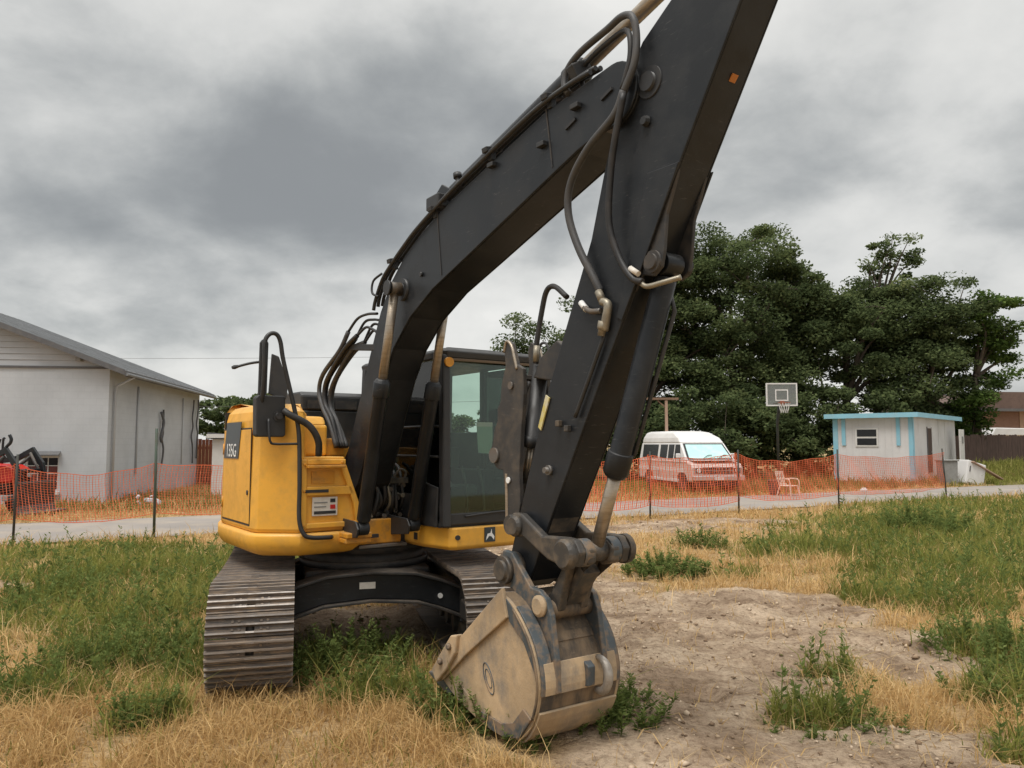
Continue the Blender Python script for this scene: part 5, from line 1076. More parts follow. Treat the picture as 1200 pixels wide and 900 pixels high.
def wheel(parent, c, ax, r, w, rimr, name='wheel'):
    c = Vector(c); ax = Vector(ax).normalized()
    t = MB(); t.rings(c - ax * w / 2, c + ax * w / 2, [(0, rimr), (0, r * .9), (.03, r), (w - .03, r), (w, r * .9), (w, rimr)], 22); o = t.build(name, M['tyre'], parent)
    MB().rings(c - ax * (w / 2 - .02), c + ax * (w / 2 + .01), [(0, rimr), (w - .05, rimr * .98), (w - .05, rimr * .5), (w - .01, rimr * .3)], 18).build('rim', M['grey_box'], o); return o
def build_van():
    root = tag(empty('van', (7.45, 28.0, 0), R(12 - 90)), 'pale conversion van with raised white roof and windshield sunshade', 'van')
    # local: x forward (to the camera), y left of the driver; stations along x with half width per height
    Wd = 1.0
    low = [(0.0, .45), (-5.1, .42), (-5.15, .60), (-5.12, 1.22), (-.62, 1.22), (-.05, 1.10), (.03, .95), (.03, .60)]
    b = MB(); b.prism([(p[0], p[1]) for p in low], -Wd, Wd); body = b.build('body', M['van_net_tint'], root, bev=.06, seg=3)
    # cabin: tapered block above the belt line
    def loft(levels, nm, m, bev=.05):
        V = []; F = []
        for x0, x1, hw, z in levels: V += [(x1, -hw, z), (x0, -hw, z), (x0, hw, z), (x1, hw, z)]
        n = len(levels); F = [(3, 2, 1, 0), tuple(range(4 * n - 4, 4 * n))]
        for l in range(n - 1):
            for k in range(4): j = (k + 1) % 4; F.append((4 * l + k, 4 * l + j, 4 * l + 4 + j, 4 * l + 4 + k))
        q = MB(); q.add(V, F); return q.build(nm, m, root, bev=bev, seg=3)
    loft([(-.50, -5.12, .985, 1.21), (-1.20, -5.02, .89, 1.86)], 'cabin', M['vanwhite'], .03)
    loft([(-1.17, -5.0, .895, 1.862), (-1.45, -4.95, .86, 2.06), (-2.1, -4.85, .76, 2.27), (-2.6, -4.7, .60, 2.33)], 'raised_roof', M['vanwhite'], .05)
    def pane(P, nm='window', m=None):
        P = [Vector(p) for p in P]; n = (P[1] - P[0]).cross(P[2] - P[0]).normalized() * .012; k = len(P)
        return MB().add([p + n for p in P] + [p - n for p in P], [tuple(range(k)), tuple(range(2 * k - 1, k - 1, -1))] + [(i, i + k, (i + 1) % k + k, (i + 1) % k) for i in range(k)]).build(nm, m or M['pane_dark'], root)
    f = lambda t: (-.50 - .70 * t, .985 - .095 * t, 1.21 + .65 * t)
    x0, w0, z0 = f(.06); x1, w1, z1 = f(.96)
    pane([(x0 + .008, -w0 + .07, z0), (x0 + .008, w0 - .07, z0), (x1 + .008, w1 - .09, z1), (x1 + .008, -w1 + .09, z1)], 'windshield_seal', M['pane_dark'])
    x0, w0, z0 = f(.12); x1, w1, z1 = f(.90)
    pane([(x0 + .03, -w0 + .14, z0), (x0 + .03, w0 - .14, z0), (x1 + .03, w1 - .16, z1), (x1 + .03, -w1 + .16, z1)], 'windshield', M['shade'])
    for s in (-1, 1):
        for xa, xb in ((-1.0, -1.55), (-1.68, -2.15), (-2.30, -2.95), (-3.2, -4.75)):
            ya, yb = .985 - .01, .89 + .012; dx = -.18 if xa == -1.0 else 0
            pane([(xa, s * (ya + .005), 1.28), (xb, s * (ya + .005), 1.28), (xb, s * (yb + .005), 1.80), (xa + dx, s * (yb + .005), 1.80)], 'side_window')
        MB().prism([(-.62, .78), (-5.10, .78), (-5.10, .93), (-.62, .93)], s * 1.0 - .006, s * 1.0 + .006).build('side_stripe', M['vanwhite'], root)
        MB().prism([(-1.0, .40), (-4.2, .40), (-4.2, .52), (-1.0, .52)], s * .99 - .02, s * .99 + .02).build('sill', M['vanwhite'], root, bev=.01)
        MB().box((-.98, s * 1.10 - .09, 1.30), (-.90, s * 1.10 + .09, 1.47)).build('mirror', M['vanwhite'], root, bev=.03)
        for x in (-.85, -4.05):
            wheel(root, (x, s * .90, .345), (0, 1, 0), .345, .22, .20)
            pl = [(x + .46 * math.cos(a), .40 + .42 * math.sin(a)) for a in np.linspace(0, math.pi, 12)]; MB().prism(pl, s * 1.0 - .004, s * 1.0 + .004).build('wheel_arch', M['tyre'], root)
        MB().box((.032, s * .75 - .13, .76), (.055, s * .75 + .13, .96)).build('headlight', M['pane_dark'], root, bev=.006)
        MB().rings((.055, s * .75, .86), (.075, s * .75, .86), [(0, .085), (.02, .075)], 14).build('lamp', M['offwhite'], root)
        MB().box((.032, s * .92 - .05, .76), (.05, s * .92 + .05, .96)).build('turn_signal', M['chrome'], root, bev=.004)
    MB().box((.03, -.60, .74), (.045, .60, .98)).build('grille', M['pane_dark'], root)
    for k in range(9): MB().box((.046, -.585 + k * .145, .75), (.062, -.575 + k * .145, .97)).build('grille_bar', M['chrome'], root)
    MB().box((.046, -.60, .85), (.06, .60, .865)).build('grille_bar', M['chrome'], root)
    MB().box((.02, -1.0, .50), (.16, 1.0, .68)).build('bumper', M['chrome'], root, bev=.03, seg=3)
    MB().box((.161, -.18, .53), (.168, .18, .63)).build('licence_plate', M['vanwhite'], root)
    MB().box((-.60, -.85, 1.222), (-.05, .85, 1.235)).build('hood_panel', M['vanwhite'], root, bev=.01)
    MB().box((-4.7, -.8, .28), (-.3, .8, .46)).build('chassis', M['tyre'], root)
    for x in (-1.02, -1.62, -3.05):
        for s in (-1, 1): MB().box((x - .008, s * 1.0 - .004, .50), (x + .008, s * 1.0 + .004, 1.24)).build('door_gap', M['pane_dark'], root)
    for s in (-1, 1): MB().box((-5.05, s * 1.004 - .006, 1.13), (-.40, s * 1.004 + .006, 1.16)).build('trim_strip', M['chrome'], root); MB().box((-1.5, s * 1.01 - .012, 1.06), (-1.36, s * 1.01 + .012, 1.09)).build('door_handle', M['chrome'], root)
    MB().box((-.02, -.9, .30), (.10, .9, .49)).build('valance', M['pane_dark'], root, bev=.02)
    for y in (-.35, .25): MB().tube([(-.44, y, 1.27), (-.60, y + .28, 1.40), (-.63, y + .45, 1.41)], .012, 6).build('wiper', M['tyre'], root)
build_van()

def build_trailer():
    A = Vector((17.7, 34.0, 0)); sd_ = Vector((.66, .75, 0)).normalized(); fd = Vector((-.75, .66, 0)).normalized()
    root = tag(empty('trailer_house', A), 'white trailer house with pale blue roof edge and corner trim', 'house')
    P = lambda s, f, z: sd_ * s + fd * f + V3(0, 0, z)
    L, W_, H = 8.2, 3.4, 3.05
    def qb(a, b, c, e, n): return MB().add([a, b, c, e] + [p + Vector(n) for p in (a, b, c, e)], [(0, 1, 2, 3), (7, 6, 5, 4), (0, 4, 5, 1), (1, 5, 6, 2), (2, 6, 7, 3), (3, 7, 4, 0)])
    def fbox(s0, s1, f0, f1, z0, z1, nm, m, par=root, bev=0): return qb(P(s0, f0, z0), P(s1, f0, z0), P(s1, f1, z0), P(s0, f1, z0), (0, 0, z1 - z0)).build(nm, m, par, bev=bev)
    fbox(0, L, 0, W_, .12, H, 'wall', M['trailer'])
    rf = fbox(-.30, L + .15, -.28, W_ + .28, H + .002, H + .13, 'roof', M['offwhite'])
    fbox(-.34, -.302, -.31, W_ + .31, H - .05, H + .16, 'fascia', M['blue'], rf); fbox(-.302, L + .15, -.32, -.282, H - .05, H + .16, 'fascia', M['blue'], rf)
    fbox(-.30, -.01, -.25, W_ + .25, H - .03, H, 'soffit', M['blue'], rf)
    for f0, f1 in ((-.02, .16), (W_ - .20, W_ + .02)): fbox(-.03, -.003, f0, f1, .2, H - .031, 'corner_board', M['blue'])
    fbox(-.03, .16, -.03, -.003, .2, H - .031, 'corner_board', M['blue'])
    fbox(-.05, -.032, W_ - .55, W_ - .38, 1.75, H - .04, 'bracket_board', M['blue']); fbox(-.05, -.032, .50, .66, 1.75, H - .04, 'bracket_board', M['blue'])
    w = fbox(-.035, -.003, 1.42, 2.42, 1.70, 2.55, 'window', M['offwhite'])
    fbox(-.045, -.036, 1.50, 2.34, 2.16, 2.48, 'pane', M['pane_dark'], w); fbox(-.045, -.036, 1.50, 2.34, 1.77, 2.08, 'pane', M['pane_dark'], w)
    for k in range(1, 12):
        fbox(-.012, -.002, k * W_ / 12, k * W_ / 12 + .02, .2, H - .05, 'seam', M['trailer'])
    dr = fbox(2.5, 3.2, -.03, -.003, .5, 2.55, 'door', M['wood_dark']); fbox(3.05, 3.12, -.05, -.031, 1.4, 1.5, 'door_handle', M['chrome'], dr)
    fbox(2.42, 2.48, -.035, -.003, .45, 2.62, 'door_frame', M['trim_dark']); fbox(3.22, 3.28, -.035, -.003, .45, 2.62, 'door_frame', M['offwhite'])
    d2 = fbox(6.6, 7.5, -.55, -.48, .5, 2.55, 'screen_door', M['offwhite'], bev=.01); fbox(6.9, 7.2, -.575, -.552, 1.85, 2.2, 'pane', M['grey_box'], d2)
    for s in (4.6, 5.9): fbox(s, s + .03, -.012, -.002, .2, H - .05, 'seam', M['trailer'])
    fbox(-.02, L, .03, W_ - .03, -.1, .12, 'skirting', M['trim_dark'])
build_trailer()

def build_hoop():
    root = tag(empty('basketball_hoop', (10.55, 30.0, 0), R(-3)), 'clear basketball backboard with white frame on a dark pole', 'basketball hoop')
    MB().tube([(-.05, .5, -.1), (-.05, .5, 2.7), (-.05, .12, 3.6)], .05, 10, True, 0).build('pole', M['post'], root)
    MB().bar((-.05, .5, 2.4), (-.05, .05, 3.3), .05, .05).build('brace', M['post'], root)
    bd = MB().box((-.57, -.012, 3.34), (.57, .012, 4.16)).build('backboard', glass_mat('backboard_acrylic', (.78, .80, .80), .04, .05, .38), root)
    for a, b in (((-.60, -.03, 3.30), (.60, .03, 3.35)), ((-.60, -.03, 4.15), (.60, .03, 4.20)), ((-.60, -.03, 3.351), (-.55, .03, 4.149)), ((.55, -.03, 3.351), (.60, .03, 4.149)),
                 ((-.25, -.022, 3.50), (-.205, -.014, 3.95)), ((.205, -.022, 3.50), (.25, -.014, 3.95)), ((-.204, -.022, 3.905), (.204, -.014, 3.95)), ((-.204, -.022, 3.50), (.204, -.014, 3.545))):
        MB().box(a, b).build('frame_bar', M['vanwhite'], bd)
    MB().tube([(.23 * math.cos(a), -.30 + .23 * math.sin(a), 3.42) for a in np.linspace(0, 2 * math.pi, 21)], .012, 6, False, 0).build('rim', M['wood_red'], root)
    MB().box((-.08, -.08, 3.36), (.08, -.03, 3.50)).build('rim_bracket', M['wood_red'], root)
    nt = MB()
    for k in range(12):
        a = 2 * math.pi * k / 12
        for s in (-1, 1): nt.tube([(.23 * math.cos(a), -.30 + .23 * math.sin(a), 3.41), (.17 * math.cos(a + s * .3), -.30 + .17 * math.sin(a + s * .3), 3.2), (.13 * math.cos(a + s * .55), -.30 + .13 * math.sin(a + s * .55), 3.02)], .008, 4, False, 0)
    tag(nt.build('net', M['offwhite'], root), kind='stuff')
build_hoop()

def build_chair():
    root = tag(empty('plastic_chair', (9.75, 27.3, float(gh(9.75, 27.3))), R(38)), 'cream plastic garden armchair standing beside the road behind the mesh', 'chair')
    m = M['plastic_w']                                    # local: seat faces -y
    MB().prism([(-.24, .43), (.24, .43), (.24, .40), (-.24, .40)], -.24, .22, 'y').build('seat', m, root, bev=.015)
    bk = MB()
    for k in range(5): x = -.19 + k * .095; bk.bar((x, .22, .42), (x * 1.1, .36, .86), .055, .02, (0, 1, 0))
    bk.bar((-.25, .365, .88), (.25, .365, .88), .03, .08); bk.bar((-.24, .225, .45), (.24, .225, .45), .03, .06); tag(bk.build('backrest', m, root, bev=.008), kind='stuff')
    for sx in (-1, 1):
        for y0, y1 in ((-.22, -.27), (.20, .30)): MB().bar((sx * .22, y0, .40), (sx * .28, y1, 0), .05, .04).build('leg', m, root, bev=.008)
        MB().tube([(sx * .27, -.27, 0.0), (sx * .28, -.25, .40), (sx * .28, -.22, .62), (sx * .28, -.05, .66), (sx * .27, .28, .64)], .024, 8).build('armrest', m, root)
    tag(MB().rings((9.35, 27.6, 0), (9.35, 27.6, .6), [(0, .17), (.05, .19), (.48, .22), (.48, .235), (.53, .235), (.55, .2)], 14).build('dark_bin', M['wood_dark']), 'dark brown bin standing left of the cream plastic chair', 'bin')
build_chair()

def build_misc():
    # roofed post left of the van
    r = tag(empty('timber_post', (6.35, 31.6, 0)), 'pale timber post with crossbeam behind the van', 'post')
    MB().box((-.055, -.055, -.2), (.055, .055, 3.62)).build('upright', M['brown_l'], r, bev=.01); MB().box((-2.2, -.09, 3.63), (.50, .09, 3.72)).build('crossbeam', M['wood'], r, bev=.01); MB().bar((0, 0, 3.3), (-.35, 0, 3.6), .04, .05).build('brace', M['wood'], r)
    MB().box((-2.075, -.075, -.2), (-1.925, .075, 3.62)).build('upright', M['wood'], r, bev=.01)
    # white tipped cabinet, bin and plank by the trailer
    r = tag(empty('tipped_cabinet', (20.0, 34.3, float(gh(20.0, 34.3))), R(20)), 'white metal cabinet tipped over in the grass beside the trailer', 'cabinet')
    Mx = Matrix.Rotation(R(14), 4, 'Y'); MB().box((-.35, -.4, 0), (.75, .4, 1.05), Mx).build('body', M['vanwhite'], r, bev=.04); MB().box((-.30, -.425, .08), (.70, -.402, .95), Mx).build('door', M['offwhite'], r, bev=.01)
    MB().box((-.25, -.45, .55), (-.20, -.426, .80), Mx).build('handle', M['trim_dark'], r)
    r = tag(empty('grey_bin', (19.15, 34.0, float(gh(19.15, 34.0)))), 'grey wheeled bin between the trailer and the white cabinet', 'bin')
    MB().prism([(-.28, 0), (.28, 0), (.33, 1.05), (-.33, 1.05)], -.3, .3).build('body', M['grey_box'], r, bev=.03); MB().box((-.36, -.36, 1.052), (.36, .36, 1.12)).build('lid', M['grey_box'], r, bev=.02)
    for s in (-1, 1): wheel(r, (s * .25, .3, .1), (1, 0, 0), .1, .06, .05)
    tag(MB().bar((20.2, 33.9, 1.05), (21.9, 34.6, .25), .22, .05).build('leaning_plank', M['brown_l'], bev=.006), 'tan plank leaning off the tipped white cabinet', 'plank')
    tag(MB().add([(13.2, 29.3, .05), (13.45, 29.25, .05), (13.5, 29.4, .1), (13.22, 29.45, .06), (13.25, 29.32, .17), (13.42, 29.3, .16), (13.44, 29.38, .18), (13.26, 29.41, .15)], [(0, 3, 2, 1), (4, 5, 6, 7), (0, 1, 5, 4), (1, 2, 6, 5), (2, 3, 7, 6), (3, 0, 4, 7)]).build('litter_bag', M['vanwhite'], bev=.03), 'crumpled white litter bag lying at the far road edge', 'litter')
    # dark board fence at the right
    r = tag(empty('board_fence', (26, 42, 0)), 'dark weathered board fence right of the trailer', 'fence'); rr = random.Random(6)
    for k in range(70):
        x = -2.5 + k * .16; y = x * .10; z = float(gh(26 + x, 42 + y)) - .1; h = 1.85 + rr.uniform(-.05, .04); bd = MB()
        bd.prism([(x, z), (x + .145, z), (x + .145, z + h - .04), (x + .11, z + h), (x + .035, z + h), (x, z + h - .04)], y - .012 + rr.uniform(-.008, .008), y + .012).build('fence_board', M['wood_dark'], r)
    for z in (.9, 1.9): MB().bar((-2.5, -.25 + .04, z), (8.7, .87 + .04, z), .05, .09).build('fence_rail', M['wood_dark'], r)
    # brown house far right
    r = tag(empty('brown_house', (42, 62, 0), R(8)), 'brown house with low shingled roof far behind the board fence', 'house')
    MB().box((-6.5, 0, -.3), (8, 9, 4.55)).build('wall', M['brown'], r); MB().box((-1.2, -.06, -.3), (6.5, -.005, 4.5)).build('siding_panel', M['brown_l'], r)
    MB().prism([(-7.2, 4.552), (8.7, 4.552), (7.0, 5.95), (-4.8, 5.95)], -.6, 9.6).build('roof', M['shingle'], r); MB().box((-7.2, -.68, 4.40), (8.7, -.602, 4.62)).build('fascia', M['trim_dark'], r)
    w = MB().box((-4.6, -.05, 1.4), (-3.2, -.006, 2.7)).build('window', M['pane_dark'], r)
    MB().cyl((-4.9, 4, 5.9), (-4.9, 4, 6.7), .2).build('flue', M['trim_dark'], r)
    # white canopy
    r = tag(empty('carport', (33.5, 51, 0), R(6)), 'low white carport canopy behind the board fence', 'carport')
    MB().prism([(-3.4, 2.35), (4, 2.35), (3.7, 2.72), (-3.1, 2.85)], -2, 2).build('canopy', M['vanwhite'], r, bev=.05)
    for x in (-3.2, .2, 3.6): 
        for y in (-1.9, 1.9): MB().box((x - .12, y - .05, -.2), (x + .12, y + .05, 2.348)).build('leg', M['vanwhite'], r)
    r = tag(empty('parked_trailer', (28.8, 50, 0)), 'small pale utility trailer seen over the board fence', 'trailer')
    MB().box((-1.3, -.8, .6), (1.3, .8, 1.9)).build('box', M['offwhite'], r, bev=.05); MB().box((-.5, -.82, 1.2), (.1, -.805, 1.7)).build('hatch', M['grey_box'], r)
    for s in (-1, 1): wheel(r, (0, s * .85, .35), (0, 1, 0), .35, .2, .2)
    # left: wooden yard fence, shed, gate and scrap by the block building
    r = tag(empty('yard_fence', (-13.7, 34, 0)), 'red brown timber yard fence behind the block building', 'fence')
    for k in range(26):
        x = -.6 + k * .155; h = 2.05 + rr.uniform(-.05, .05); MB().box((x, -.012, -.1), (x + .14, .012, h)).build('fence_board', M['wood_red'], r)
    for z in (.4, 1.6): MB().box((-.6, .014, z), (3.45, .06, z + .09)).build('fence_rail', M['wood_red'], r)
    r = tag(empty('white_shed', (-9.95, 27.0, 0), R(12)), 'narrow white shed standing left behind the excavator counterweight', 'shed')
    MB().box((-.45, -.45, 0), (1.1, .9, 2.0)).build('wall', M['offwhite'], r, bev=.02); MB().prism([(-.6, 2.002), (1.25, 2.002), (1.25, 2.06), (-.6, 2.22)], -.6, 1.05).build('roof', M['trim_dark'], r); MB().box((-.62, -.63, 2.03), (1.27, -.602, 2.16)).build('fascia', M['offwhite'], r); MB().box((.1, -.475, .1), (.8, -.452, 1.85)).build('door', M['offwhite'], r, bev=.01)
    r = tag(empty('scrap_pile', (-10.6, 22.6, 0)), 'small pile of pale broken concrete by the long wall', 'rubble')
    for k in range(7):
        a = rr.uniform(0, 6.28); q = rr.random() * .5; s = rr.uniform(.08, .17); Mx = Matrix.Translation((math.cos(a) * q, math.sin(a) * q, .08 + rr.random() * .25)) @ Matrix.Rotation(rr.uniform(0, 3), 4, Vector((rr.random(), rr.random(), rr.random())))
        MB().box((-s, -s * .7, -s * .4), (s * .8, s * .6, s * .4), Mx).build('concrete_lump', M['wall'], r, bev=.03)
    # overhead wires far behind
    for i, (za, zb, y, lab) in enumerate(((8.3, 8.0, 55, 'upper of the thin overhead wires behind the block building'), (4.6, 4.4, 52, 'lower thin overhead wire just above the block building eave'))):
        tag(MB().tube([(-70, y + 8, za + 1.5), (-40, y + 2, za), (-15, y, zb), (10, y + 4, zb + .9)], .011, 5).build('overhead_wire', M['trim_dark']), lab, 'wire', 'overhead wires')
build_misc()

def build_tractor():
    root = tag(empty('tractor', (-13.0, 19.6, 0), R(-4)), 'red tractor with black front loader at the left edge', 'tractor')
    # local x forward (to the right), partly outside the frame
    q = lambda x: x if x < .3 else .3 + (x - .3) * .5
    MB().prism([(-1.3, .85), (.55, .85), (.62, 1.0), (.60, 1.20), (.40, 1.30), (-1.3, 1.38)], -.32, .32).build('hood', M['red'], root, bev=.05, seg=3)
    MB().box((.60, -.26, .80), (.64, .26, 1.15)).build('grille', M['pane_dark'], root)
    for s in (-1, 1): MB().box((.642, s * .2 - .07, .98), (.665, s * .2 + .07, 1.08)).build('headlight', M['offwhite'], root, bev=.01)
    MB().box((-1.6, -.25, .55), (.5, .25, .86)).build('chassis', M['pane_dark'], root, bev=.02)
    for s in (-1, 1):
        wheel(root, (.1, s * .65, .36), (0, 1, 0), .36, .22, .18); wheel(root, (-1.75, s * .75, .62), (0, 1, 0), .62, .36, .32)
        MB().prism([(-2.3, 1.15), (-2.1, 1.38), (-1.5, 1.42), (-1.15, 1.2), (-1.25, 1.15), (-1.55, 1.33), (-2.05, 1.3), (-2.2, 1.12)], s * .75 - .2, s * .75 + .2).build('fender', M['red'], root, bev=.01)
        MB().prism([(-.55, .6), (-.38, .6), (-.32, 1.35), (-.42, 1.75), (-.36, 1.95), (-.5, 1.97), (-.6, 1.7), (-.5, 1.35)], s * .45 - .04, s * .45 + .04).build('loader_tower', M['pane_dark'], root, bev=.01)
        MB().prism([(q(a), b) for a, b in [(-.55, 1.42), (.10, 1.52), (.75, 1.75), (1.35, 1.35), (1.7, .55), (1.58, .48), (1.22, 1.20), (.72, 1.58), (.12, 1.38), (-.5, 1.30)]], s * .48 - .05, s * .48 + .05).build('loader_arm', M['pane_dark'], root, bev=.012)
        MB().cyl((-.3, s * .48, .9), (q(.65), s * .48, 1.52), .045, n=10).build('lift_cylinder', M['black_worn'], root); MB().cyl((q(.75), s * .36, 1.6), (q(1.6), s * .36, .85), .035, n=10).build('tilt_cylinder', M['black_worn'], root)
    MB().cyl((q(1.25), -.5, 1.15), (q(1.25), .5, 1.15), .05, n=10).build('cross_tube', M['pane_dark'], root)
    MB().prism([(q(a), b) for a, b in [(1.62, .30), (1.70, .85), (1.66, .9), (1.55, .35), (1.75, .12), (2.35, .10), (2.36, .14), (1.80, .16)]], -.75, .75).build('loader_bucket', M['black_worn'], root)
    MB().box((-1.75, -.25, 1.05), (-1.3, .25, 1.2)).build('seat_base', M['pane_dark'], root); MB().prism([(-1.8, 1.2), (-1.35, 1.2), (-1.35, 1.3), (-1.68, 1.32), (-1.78, 1.7), (-1.88, 1.7)], -.22, .22).build('seat', M['tyre'], root, bev=.03)
    MB().tube([(-1.15, 0, 1.3), (-1.25, 0, 1.5)], .02, 8).build('steering_column', M['pane_dark'], root); MB().tube([(-1.27 + .03 * math.sin(a), .17 * math.cos(a), 1.52 + .1 * math.sin(a)) for a in np.linspace(0, 2 * math.pi, 17)], .014, 6, False, 0).build('steering_wheel', M['tyre'], root)
    MB().tube([(-.1, .2, 1.25), (-.1, .2, 1.9), (-.06, .2, 1.98)], .03, 8).build('exhaust_pipe', M['pane_dark'], root)
    MB().tube([(.45, -.45, 1.62), (.50, -.46, 1.75), (.60, -.47, 1.85), (.62, -.47, 1.95), (.57, -.47, 2.05)], .04, 8).build('hydraulic_hose', M['pane_dark'], root)
    MB().box((.5, -.55, .42), (.66, .55, .56)).build('front_bumper', M['grey_box'], root, bev=.02)
build_tractor()
# ------------------------------------------------------------ trees
M['bark'] = mat('bark', (.085, .065, .05), .95, dirt=(.15, .125, .10), amt=.6, scale=6, stretch=(3, 3, .7), bump=.4)
M['leaf'] = blade_material('oak_leaves', [(.062, .086, .040), (.108, .142, .062), (.165, .205, .088), (.24, .27, .12)], .5)
M['leaf_b'] = blade_material('bright_leaves', [(.06, .10, .03), (.11, .17, .045), (.17, .24, .07)], .45)
def tree(loc, h, crown, nclump, nleaf, ls, seed, label, cat='tree', trunk=.28, fork=.35, m=None, lean=(0, 0), group='trees behind the road', clump=(.55, 1.15), nlimb=9, shell=.45, name='tree'):
    """crown: list of ellipsoids (dx, dy, cz, rx, ry, rz)"""
    r = np.random.default_rng(seed); root = tag(empty(name, (loc[0], loc[1], float(gh(loc[0], loc[1])))), label, cat, group)
    vol = np.array([c[3] * c[4] * c[5] for c in crown]); pick = r.choice(len(crown), nclump, p=vol ** .67 / (vol ** .67).sum())
    d = unit(r.normal(0, 1, (nclump, 3))); q = (shell + (1 - shell) * r.random(nclump)) ** .6
    E_ = np.array(crown)[pick]; cc = E_[:, :3] + d * q[:, None] * E_[:, 3:] * (1 + .18 * r.normal(0, 1, (nclump, 1)).clip(-1.5, 1.5))
    # wood: trunk, limbs to sampled clumps
    wd = MB(); fz = h * fork; top = V3(lean[0], lean[1], fz)
    wd.tube([(0, 0, -.2), (lean[0] * .3, lean[1] * .3, fz * .5), top], [trunk * 1.25, trunk, trunk * .8], 10, True, 4)
    hubs = []
    order = r.permutation(nclump)[:nlimb]
    for k in order:
        p = Vector(cc[k]); mid = top.lerp(p, .5) + V3(r.normal(0, .3), r.normal(0, .3), abs(p.z - fz) * .15)
        wd.tube([top - V3(0, 0, .15), mid, p], [trunk * .55, trunk * .32, trunk * .08], 7, True, 4); hubs += [mid, top.lerp(p, .75), p]
    for k in r.permutation(nclump)[:min(nclump, 70)]:
        p = Vector(cc[k]); hb = min(hubs, key=lambda a: (a - p).length)
        wd.tube([hb, hb.lerp(p, .5) + V3(0, 0, .12), p], [trunk * .16, trunk * .1, .02], 5, False, 3)
    wd.build('trunk', M['bark'], root, fix=False)
    per = r.multinomial(nleaf, (w_ := r.uniform(.5, 1.5, nclump)) / w_.sum())
    ci = np.repeat(np.arange(nclump), per); n = len(ci); rad = r.uniform(clump[0], clump[1], nclump)[ci]
    dd = unit(r.normal(0, 1, (n, 3))); rr_ = r.random(n) ** .45 * rad
    c = cc[ci] + dd * rr_[:, None] * np.array([1.15, 1.15, .62])
    c[:, 2] = np.maximum(c[:, 2], .15)
    u = unit(r.normal(0, 1, (n, 3)) * np.array([1, 1, .55])); nn = unit(r.normal(0, .55, (n, 3)) + np.array([0, 0, 1.0])); w = unit(np.cross(u, nn)); s = ls * r.uniform(.55, 1.35, n)[:, None]
    tint = np.clip(.35 + r.normal(0, .2, n) + r.normal(0, .13, nclump)[ci], 0, 1)
    V, F, t = leaf_set(c, u * s * .55, w * s * .36, tint)
    link('crown', tri_mesh('crown', V, F, t, m or M['leaf']), root)
    return root
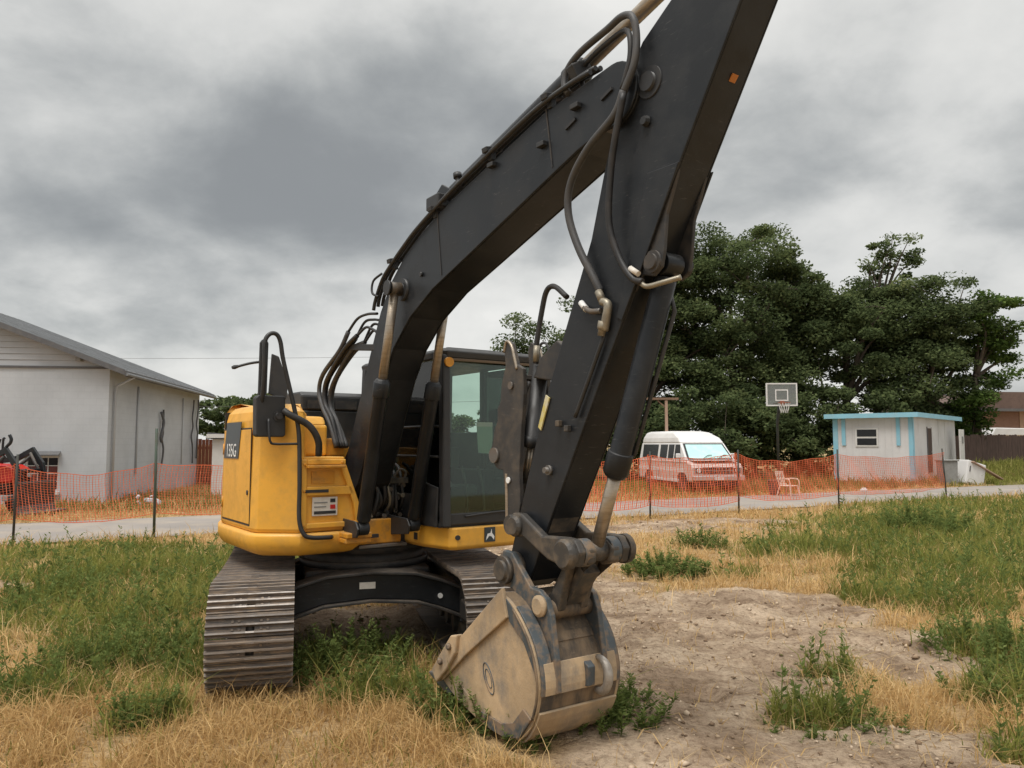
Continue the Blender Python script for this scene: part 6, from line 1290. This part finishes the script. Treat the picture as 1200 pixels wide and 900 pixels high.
def build_trees():
    tree((13.0, 44.5), 15, [(0, 0, 9.8, 5.4, 4.5, 3.9), (1.2, 0, 12.7, 3.4, 3.0, 2.2), (-3.2, 0, 10.2, 2.8, 3, 3.0), (4.2, -.5, 11.2, 2.2, 2.2, 2.0), (-1, -1, 6.4, 5.4, 3.6, 2.6), (4.2, 0, 8.4, 2.8, 2.6, 2.8), (-4.6, 0, 7.4, 2.4, 2.6, 2.6)], 270, 105000, .18, 1, 'tallest spreading oak with forked trunk left of the trailer house', trunk=.34, fork=.28, nlimb=16, shell=.3)
    tree((7.6, 43.0), 12.5, [(0, 0, 8.8, 3.8, 3.5, 3.8), (1.5, 0, 5.6, 4.4, 3, 3.2)], 140, 50000, .18, 2, 'dense oak half hidden behind the excavator arm', trunk=.28, nlimb=9, shell=.3)
    tree((19.4, 44.5), 12.5, [(0, 0, 7.4, 4.2, 3.4, 3.6), (2.2, 0, 8.6, 3.4, 3, 2.6), (-1.5, 0, 9.4, 2.2, 2.4, 1.8)], 140, 52000, .18, 3, 'dark oak whose crown stands over the trailer house', trunk=.28, nlimb=9, shell=.3)
    tree((21.6, 45.5), 14.4, [(.2, 0, 12.7, 1.3, 1.4, 1.0), (1.5, 0, 13.1, 1.5, 1.2, .9), (.6, 0, 11.3, 1.5, 1.4, 1.0)], 34, 4200, .19, 4, 'thin tree with bare upper branches rising above the oaks', trunk=.18, fork=.60, nlimb=12, clump=(.3, .7))
    tree((23.6, 43.5), 11.5, [(0, 0, 8.2, 3.6, 3.2, 2.6), (-.6, 0, 5.4, 3.0, 3, 2.8)], 140, 50000, .18, 5, 'broad oak at the right end of the tree row', trunk=.26, nlimb=9, shell=.3)
    tree((26.0, 43.0), 10.5, [(.8, 0, 8.3, 1.7, 1.8, 1.8), (1.6, 0, 7.0, 1.2, 1.2, 1.0), (.3, 0, 5.6, 1.2, 1.4, 1.5), (-.4, 0, 3.2, 1.0, 1.2, 1.8)], 66, 22000, .18, 6, 'brighter green vine covered tree at the right edge of the row', trunk=.22, fork=.5, m=M['leaf_b'], clump=(.4, .8))
    tree((17.2, 46.5), 12.5, [(0, 0, 9.2, 3.0, 2.8, 3.0), (0, 0, 6.2, 3.2, 3, 2.8)], 90, 32000, .18, 10, 'oak filling the gap between the tallest oak and the trailer oak', trunk=.26, nlimb=8, shell=.3)
    tree((1.6, 50.0), 10.6, [(0, 0, 8.4, 2.3, 2.2, 2.0), (.4, 0, 5.4, 2.6, 2.4, 2.4)], 50, 18000, .19, 7, 'tree top showing between the cab roof and the arm', trunk=.22)
    tree((-25.5, 72.0), 6.6, [(0, 0, 4.2, 4.2, 3.2, 2.2), (2.4, 0, 4.6, 2.2, 2.2, 1.9)], 50, 11000, .36, 8, 'far tree between the block building and the excavator', trunk=.22)
    tree((-21.5, 76.0), 6.2, [(0, 0, 3.8, 4.2, 3.2, 2.2)], 40, 9000, .36, 9, 'far low tree directly behind the excavator counterweight', trunk=.22)
    tree((-11.5, 74.0), 5.6, [(0, 0, 3.2, 5.0, 3.0, 2.0)], 40, 9000, .36, 11, 'far low tree hidden behind the boom foot', trunk=.2)
    tree((-2.0, 78.0), 5.4, [(0, 0, 3.0, 5.4, 3.0, 2.0)], 40, 9000, .36, 12, 'far low tree seen through the cab windows', trunk=.2)
    # dark understory behind the van and hoop
    for i, (x, y, rx, hh, lab) in enumerate(((5.2, 40.0, 2.6, 4.6, 'dark bush behind the timber post'), (9.0, 39.0, 2.6, 4.0, 'dark bush behind the van roof'), (12.6, 40.0, 2.8, 4.6, 'dark bush behind the basketball hoop'), (16.0, 41.5, 2.8, 5.0, 'dark bush at the left corner of the trailer house'), (20.8, 43.0, 3.0, 5.2, 'dark bush rising behind the trailer roof'), (24.6, 45.5, 2.0, 4.2, 'dark bush beyond the far end of the trailer'), (1.8, 43, 2.8, 4.4, 'dark bush seen beneath the excavator arm'))):
        tree((x, y), hh, [(0, 0, hh * .52, rx, 1.8, hh * .50)], 70, 17000, .20, 20 + i, lab, 'bush', trunk=.12, fork=.2, group='understory bushes behind the road', clump=(.5, .9), shell=.25, nlimb=6, name='bush')
build_trees()
def build_verge():
    """reddish dry weeds at the trailer foot and tall grass beyond the road"""
    r = np.random.default_rng(90); n = 26000
    t = r.random(n); s = r.random(n) ** 1.2
    a = np.array([(-12.5, 19.8), (-7, 21.6), (3.4, 25.6), (12.4, 30.3), (21.4, 34.8), (34, 41)]); L = np.linspace(0, 1, len(a))
    x = np.interp(t, L, a[:, 0]) - s * 2.6; y = np.interp(t, L, a[:, 1]) + s * 5.5
    k = (road_d(x, y) > 2.2); 
    rel = np.stack([x - 7.55, y - 28.45], 1); k &= ~((np.abs(rel[:, 0] + rel[:, 1] * .21) < 1.15) & (rel[:, 1] > -.4) & (rel[:, 1] < 5.6))
    x, y = x[k], y[k]; n = len(x)
    dens = fbm(x * .5, y * .5, 3, 71); k = r.random(n) < np.clip((dens - .3) * 3, .1, 1); x, y = x[k], y[k]; n = len(x)
    hh = np.clip(r.gamma(5, .06, n), .08, .9) * np.where((x > 8) & (x < 20), 1.35, .8)
    col = fbm(x * .35, y * .35, 2, 81)
    V, F, tt = blades(x, y, gh(x, y), hh, .03 * r.uniform(.6, 1.5, n), r.uniform(.1, .9, n), np.clip(col + r.normal(0, .18, n), 0, 1), r)
    m = blade_material('verge_weeds', [(.17, .10, .055), (.27, .21, .085), (.19, .20, .06), (.10, .15, .04)], .35)
    tag(link('verge_weeds', tri_mesh('verge_weeds', V, F, tt, m)), 'rank dry and green weeds along the far road verge', 'weeds', kind='stuff')
    # green bank at the right
    n = 24000; x = r.uniform(19, 38, n); y = r.uniform(33, 41.6, n); k = (road_d(x, y) > 2.6); x, y = x[k], y[k]; n = len(x)
    V, F, tt = blades(x, y, gh(x, y), np.clip(r.gamma(5, .055, n), .08, .7), .035 * r.uniform(.6, 1.5, n), r.uniform(.1, .9, n), np.clip(.45 + r.normal(0, .22, n), 0, 1), r)
    tag(link('bank_grass', tri_mesh('bank_grass', V, F, tt, M['green'])), 'lush green grass on the bank right of the trailer', 'grass', kind='stuff')
build_verge()
